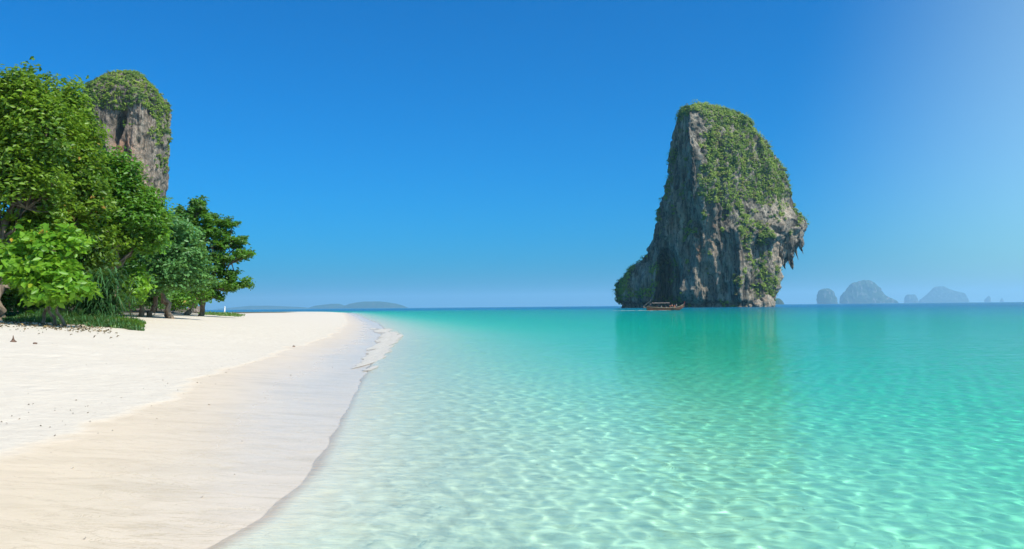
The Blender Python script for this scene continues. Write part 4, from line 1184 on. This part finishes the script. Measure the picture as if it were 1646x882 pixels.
bm = bmesh.new(); bmesh.ops.create_cube(bm, size=1, matrix=Matrix.Diagonal((0.9, 0.5, 0.5, 1)))
bmesh.ops.bevel(bm, geom=bm.edges[:], offset=0.08, segments=2, affect='EDGES')
for v in bm.verts: v.co += Vector((-7.0, 0, 1.35))
me = bpy.data.meshes.new('engine'); bm.to_mesh(me); bm.free()
eng = link('engine', me, METAL, boat)
v, f_ = tubes([(np.array([(-7.3, 0, 1.3), (-9.0, 0.1, 0.6), (-10.6, 0.2, -0.1)]), np.array([0.05, 0.045, 0.04]))], 6)
link('propeller_shaft', mesh_from('propeller_shaft', v, f_, True), METAL, eng)
v, f_ = tubes([(np.array([(7.62, 0, 1.55), (7.78, 0, 2.05), (7.98, 0, 2.6)]), np.array([0.12, 0.15, 0.07]))], 8)
link('bow_ribbon', mesh_from('bow_ribbon', v, f_, True), MAROON, boat)

def on_boat(dx, dy, dz): 
    m = Matrix.Translation(boat.location) @ Matrix.Rotation(R(-4), 4, 'Z') @ Matrix.Diagonal((0.76, 1.0, 1.1, 1.0))
    return tuple(m @ Vector((dx, dy, dz)))
PG = 'passengers in the longtail boat'
crew = [(-6.2, 0.1, 0.62, -1.4, PINK, MAROON, 'boatman in pink standing at the stern engine of the longtail boat', False),
        (-3.6, -0.5, 0.52, 1.57, MAROON, NAVY, 'maroon shirted passenger nearest the stern under the boat canopy', True),
        (-1.8, -0.5, 0.52, 1.57, PALE, NAVY, 'passenger in a pale shirt mid way under the boat canopy', True),
        (0.0, -0.55, 0.52, 1.57, NAVY, GREYC, 'passenger in navy under the front of the boat canopy', True),
        (1.8, -0.5, 0.52, 1.57, ORANGE, NAVY, 'passenger in an orange vest on the near side just ahead of the canopy', True),
        (1.85, 0.45, 0.52, 1.57, ORANGE, GREYC, 'passenger in an orange vest on the far side just ahead of the canopy', True),
        (2.7, -0.1, 0.75, 1.2, SALMON, NAVY, 'salmon shirted passenger between the orange vests and the bow', True),
        (3.6, -0.4, 0.60, 1.57, ORANGE, SALMON, 'foremost orange vested passenger, near side of the bow bench', True),
        (4.5, 0.0, 0.85, -1.57, PALE, NAVY, 'pale shirted passenger sitting highest toward the bow', True)]
for dx, dy, dz, rz, t_, l_, lab, seated in crew:
    make_person(lab, on_boat(dx, dy, dz + 0.22 if seated else 0.45), rz + R(-4), seated, t_, l_, PG, 1.12)

# ------------------------------------------------------------------ foam
def make_foam():
    m = NT('foam')
    p = m.pos()
    n1 = m.noise(p, 7.0, 5, 0.65)
    c = m.mix(m.maprange(n1, 0.3, 0.7), (0.52, 0.455, 0.365), (0.62, 0.555, 0.46))
    return m.surface(m.principled(Base_Color=c, Roughness=0.55, Subsurface_Weight=0.0, Normal=m.bump(n1, 0.8, 0.05)))
FOAM = make_foam()
def foam_band(name, label, line, w0, w1, height, cell, seed, thr=-0.05, zbase=0.0, stretch=1.0, follow=True):
    """lacy sheet of foam along a line of ground points, thicker in its middle"""
    g = np.random.default_rng(seed)
    line = np.asarray(line, float)
    dl = np.concatenate([[0], np.cumsum(np.hypot(*np.diff(line, axis=0).T))])
    n = max(8, int(dl[-1] / cell)); mrow = max(8, int(max(w0, w1) * 1.6 / cell))
    sv = np.linspace(0, dl[-1], n)
    lx, ly = np.interp(sv, dl, line[:, 0]), np.interp(sv, dl, line[:, 1])
    tx, ty = np.gradient(lx), np.gradient(ly); ln = np.hypot(tx, ty); nx_, ny_ = -ty / ln, tx / ln
    q = np.linspace(-1, 1, mrow)
    wid = np.interp(sv, [0, dl[-1]], [w0, w1])
    wob = 0.5 * noise3(sv / (2.6 * stretch ** 0.5), 0.2, 0.7, seed) * wid
    Xf = lx[:, None] + nx_[:, None] * (q[None, :] * wid[:, None] * 0.8 + wob[:, None])
    Yf = ly[:, None] + ny_[:, None] * (q[None, :] * wid[:, None] * 0.8 + wob[:, None])
    prof = np.clip(1 - np.abs(q[None, :]) ** 1.6, 0, 1) * np.minimum(1, np.minimum(sv, dl[-1] - sv) / (0.12 * dl[-1]))[:, None]
    nzf = fbm(Xf / (cell * 7), Yf / (cell * 7 * stretch), 0.4, 4, seed)
    mask = prof + 0.9 * nzf - 0.45
    z = np.maximum(ground_z(Xf, Yf), zbase) + 0.012 + height * np.clip(mask - thr, 0, 1) ** 0.6 * (0.7 + 0.6 * fbm(Xf / (cell * 3), Yf / (cell * 3), 1.4, 3, seed + 5))
    idx = np.arange(n * mrow).reshape(n, mrow)
    F = np.stack([idx[:-1, :-1], idx[:-1, 1:], idx[1:, 1:], idx[1:, :-1]], -1).reshape(-1, 4)[:, ::-1]
    ok = (mask > thr).ravel()[F].sum(1) >= 3
    F = F[ok]
    used = np.unique(F); rm = np.full(n * mrow, -1); rm[used] = np.arange(len(used))
    me = mesh_from(name, np.stack([Xf.ravel(), Yf.ravel(), z.ravel()], 1)[used], rm[F], True)
    return link(name, me, FOAM, None, kind='stuff', label=label)
def along_shore(y0, y1, s_off, n=40):
    yv = np.linspace(y0, y1, n)
    return np.stack([np.interp(yv, SHORE[:, 0], SHORE[:, 1]) + s_off, yv], 1)
foam_band('wave_foam', 'white foam of the small breaking wave on the wet sand', along_shore(20.5, 64, -0.05), 0.42, 1.25, 0.018, 0.05, 401, thr=-0.12, stretch=30.0)
wk = np.array([on_boat(-24, 0.6, 0)[:2], on_boat(-16, 0.3, 0)[:2], on_boat(-8, -0.9, 0)[:2], on_boat(-2, -1.5, 0)[:2], on_boat(5, -1.35, 0)[:2]])
foam_band('wake_foam', 'white wake trailing along and behind the longtail boat', wk, 1.6, 0.6, 0.07, 0.16, 402, thr=-0.02, zbase=0.0, stretch=1.0)

# ------------------------------------------------------------------ sea air between here and the islands
def make_haze():
    m = NT('haze')
    v = m.n('VolumePrincipled', ins={'Color': (0.50, 0.83, 1.0, 1.0), 'Density': 0.00007, 'Anisotropy': 0.2})
    m.t.links.new(v.outputs[0], m.out.inputs['Volume'])
    return m.mat
hv = [(sx * 26000, sy * 26000, sz) for sz in (-27.0, 390.0) for sy in (-1, 1) for sx in (-1, 1)]
hf = [[0, 2, 3, 1], [4, 5, 7, 6], [0, 1, 5, 4], [2, 6, 7, 3], [0, 4, 6, 2], [1, 3, 7, 5]]
me = bpy.data.meshes.new('haze'); me.from_pydata(hv, [], hf); me.update()
link('haze', me, make_haze(), None, kind='stuff', label='thin blue sea haze in front of the far islands')
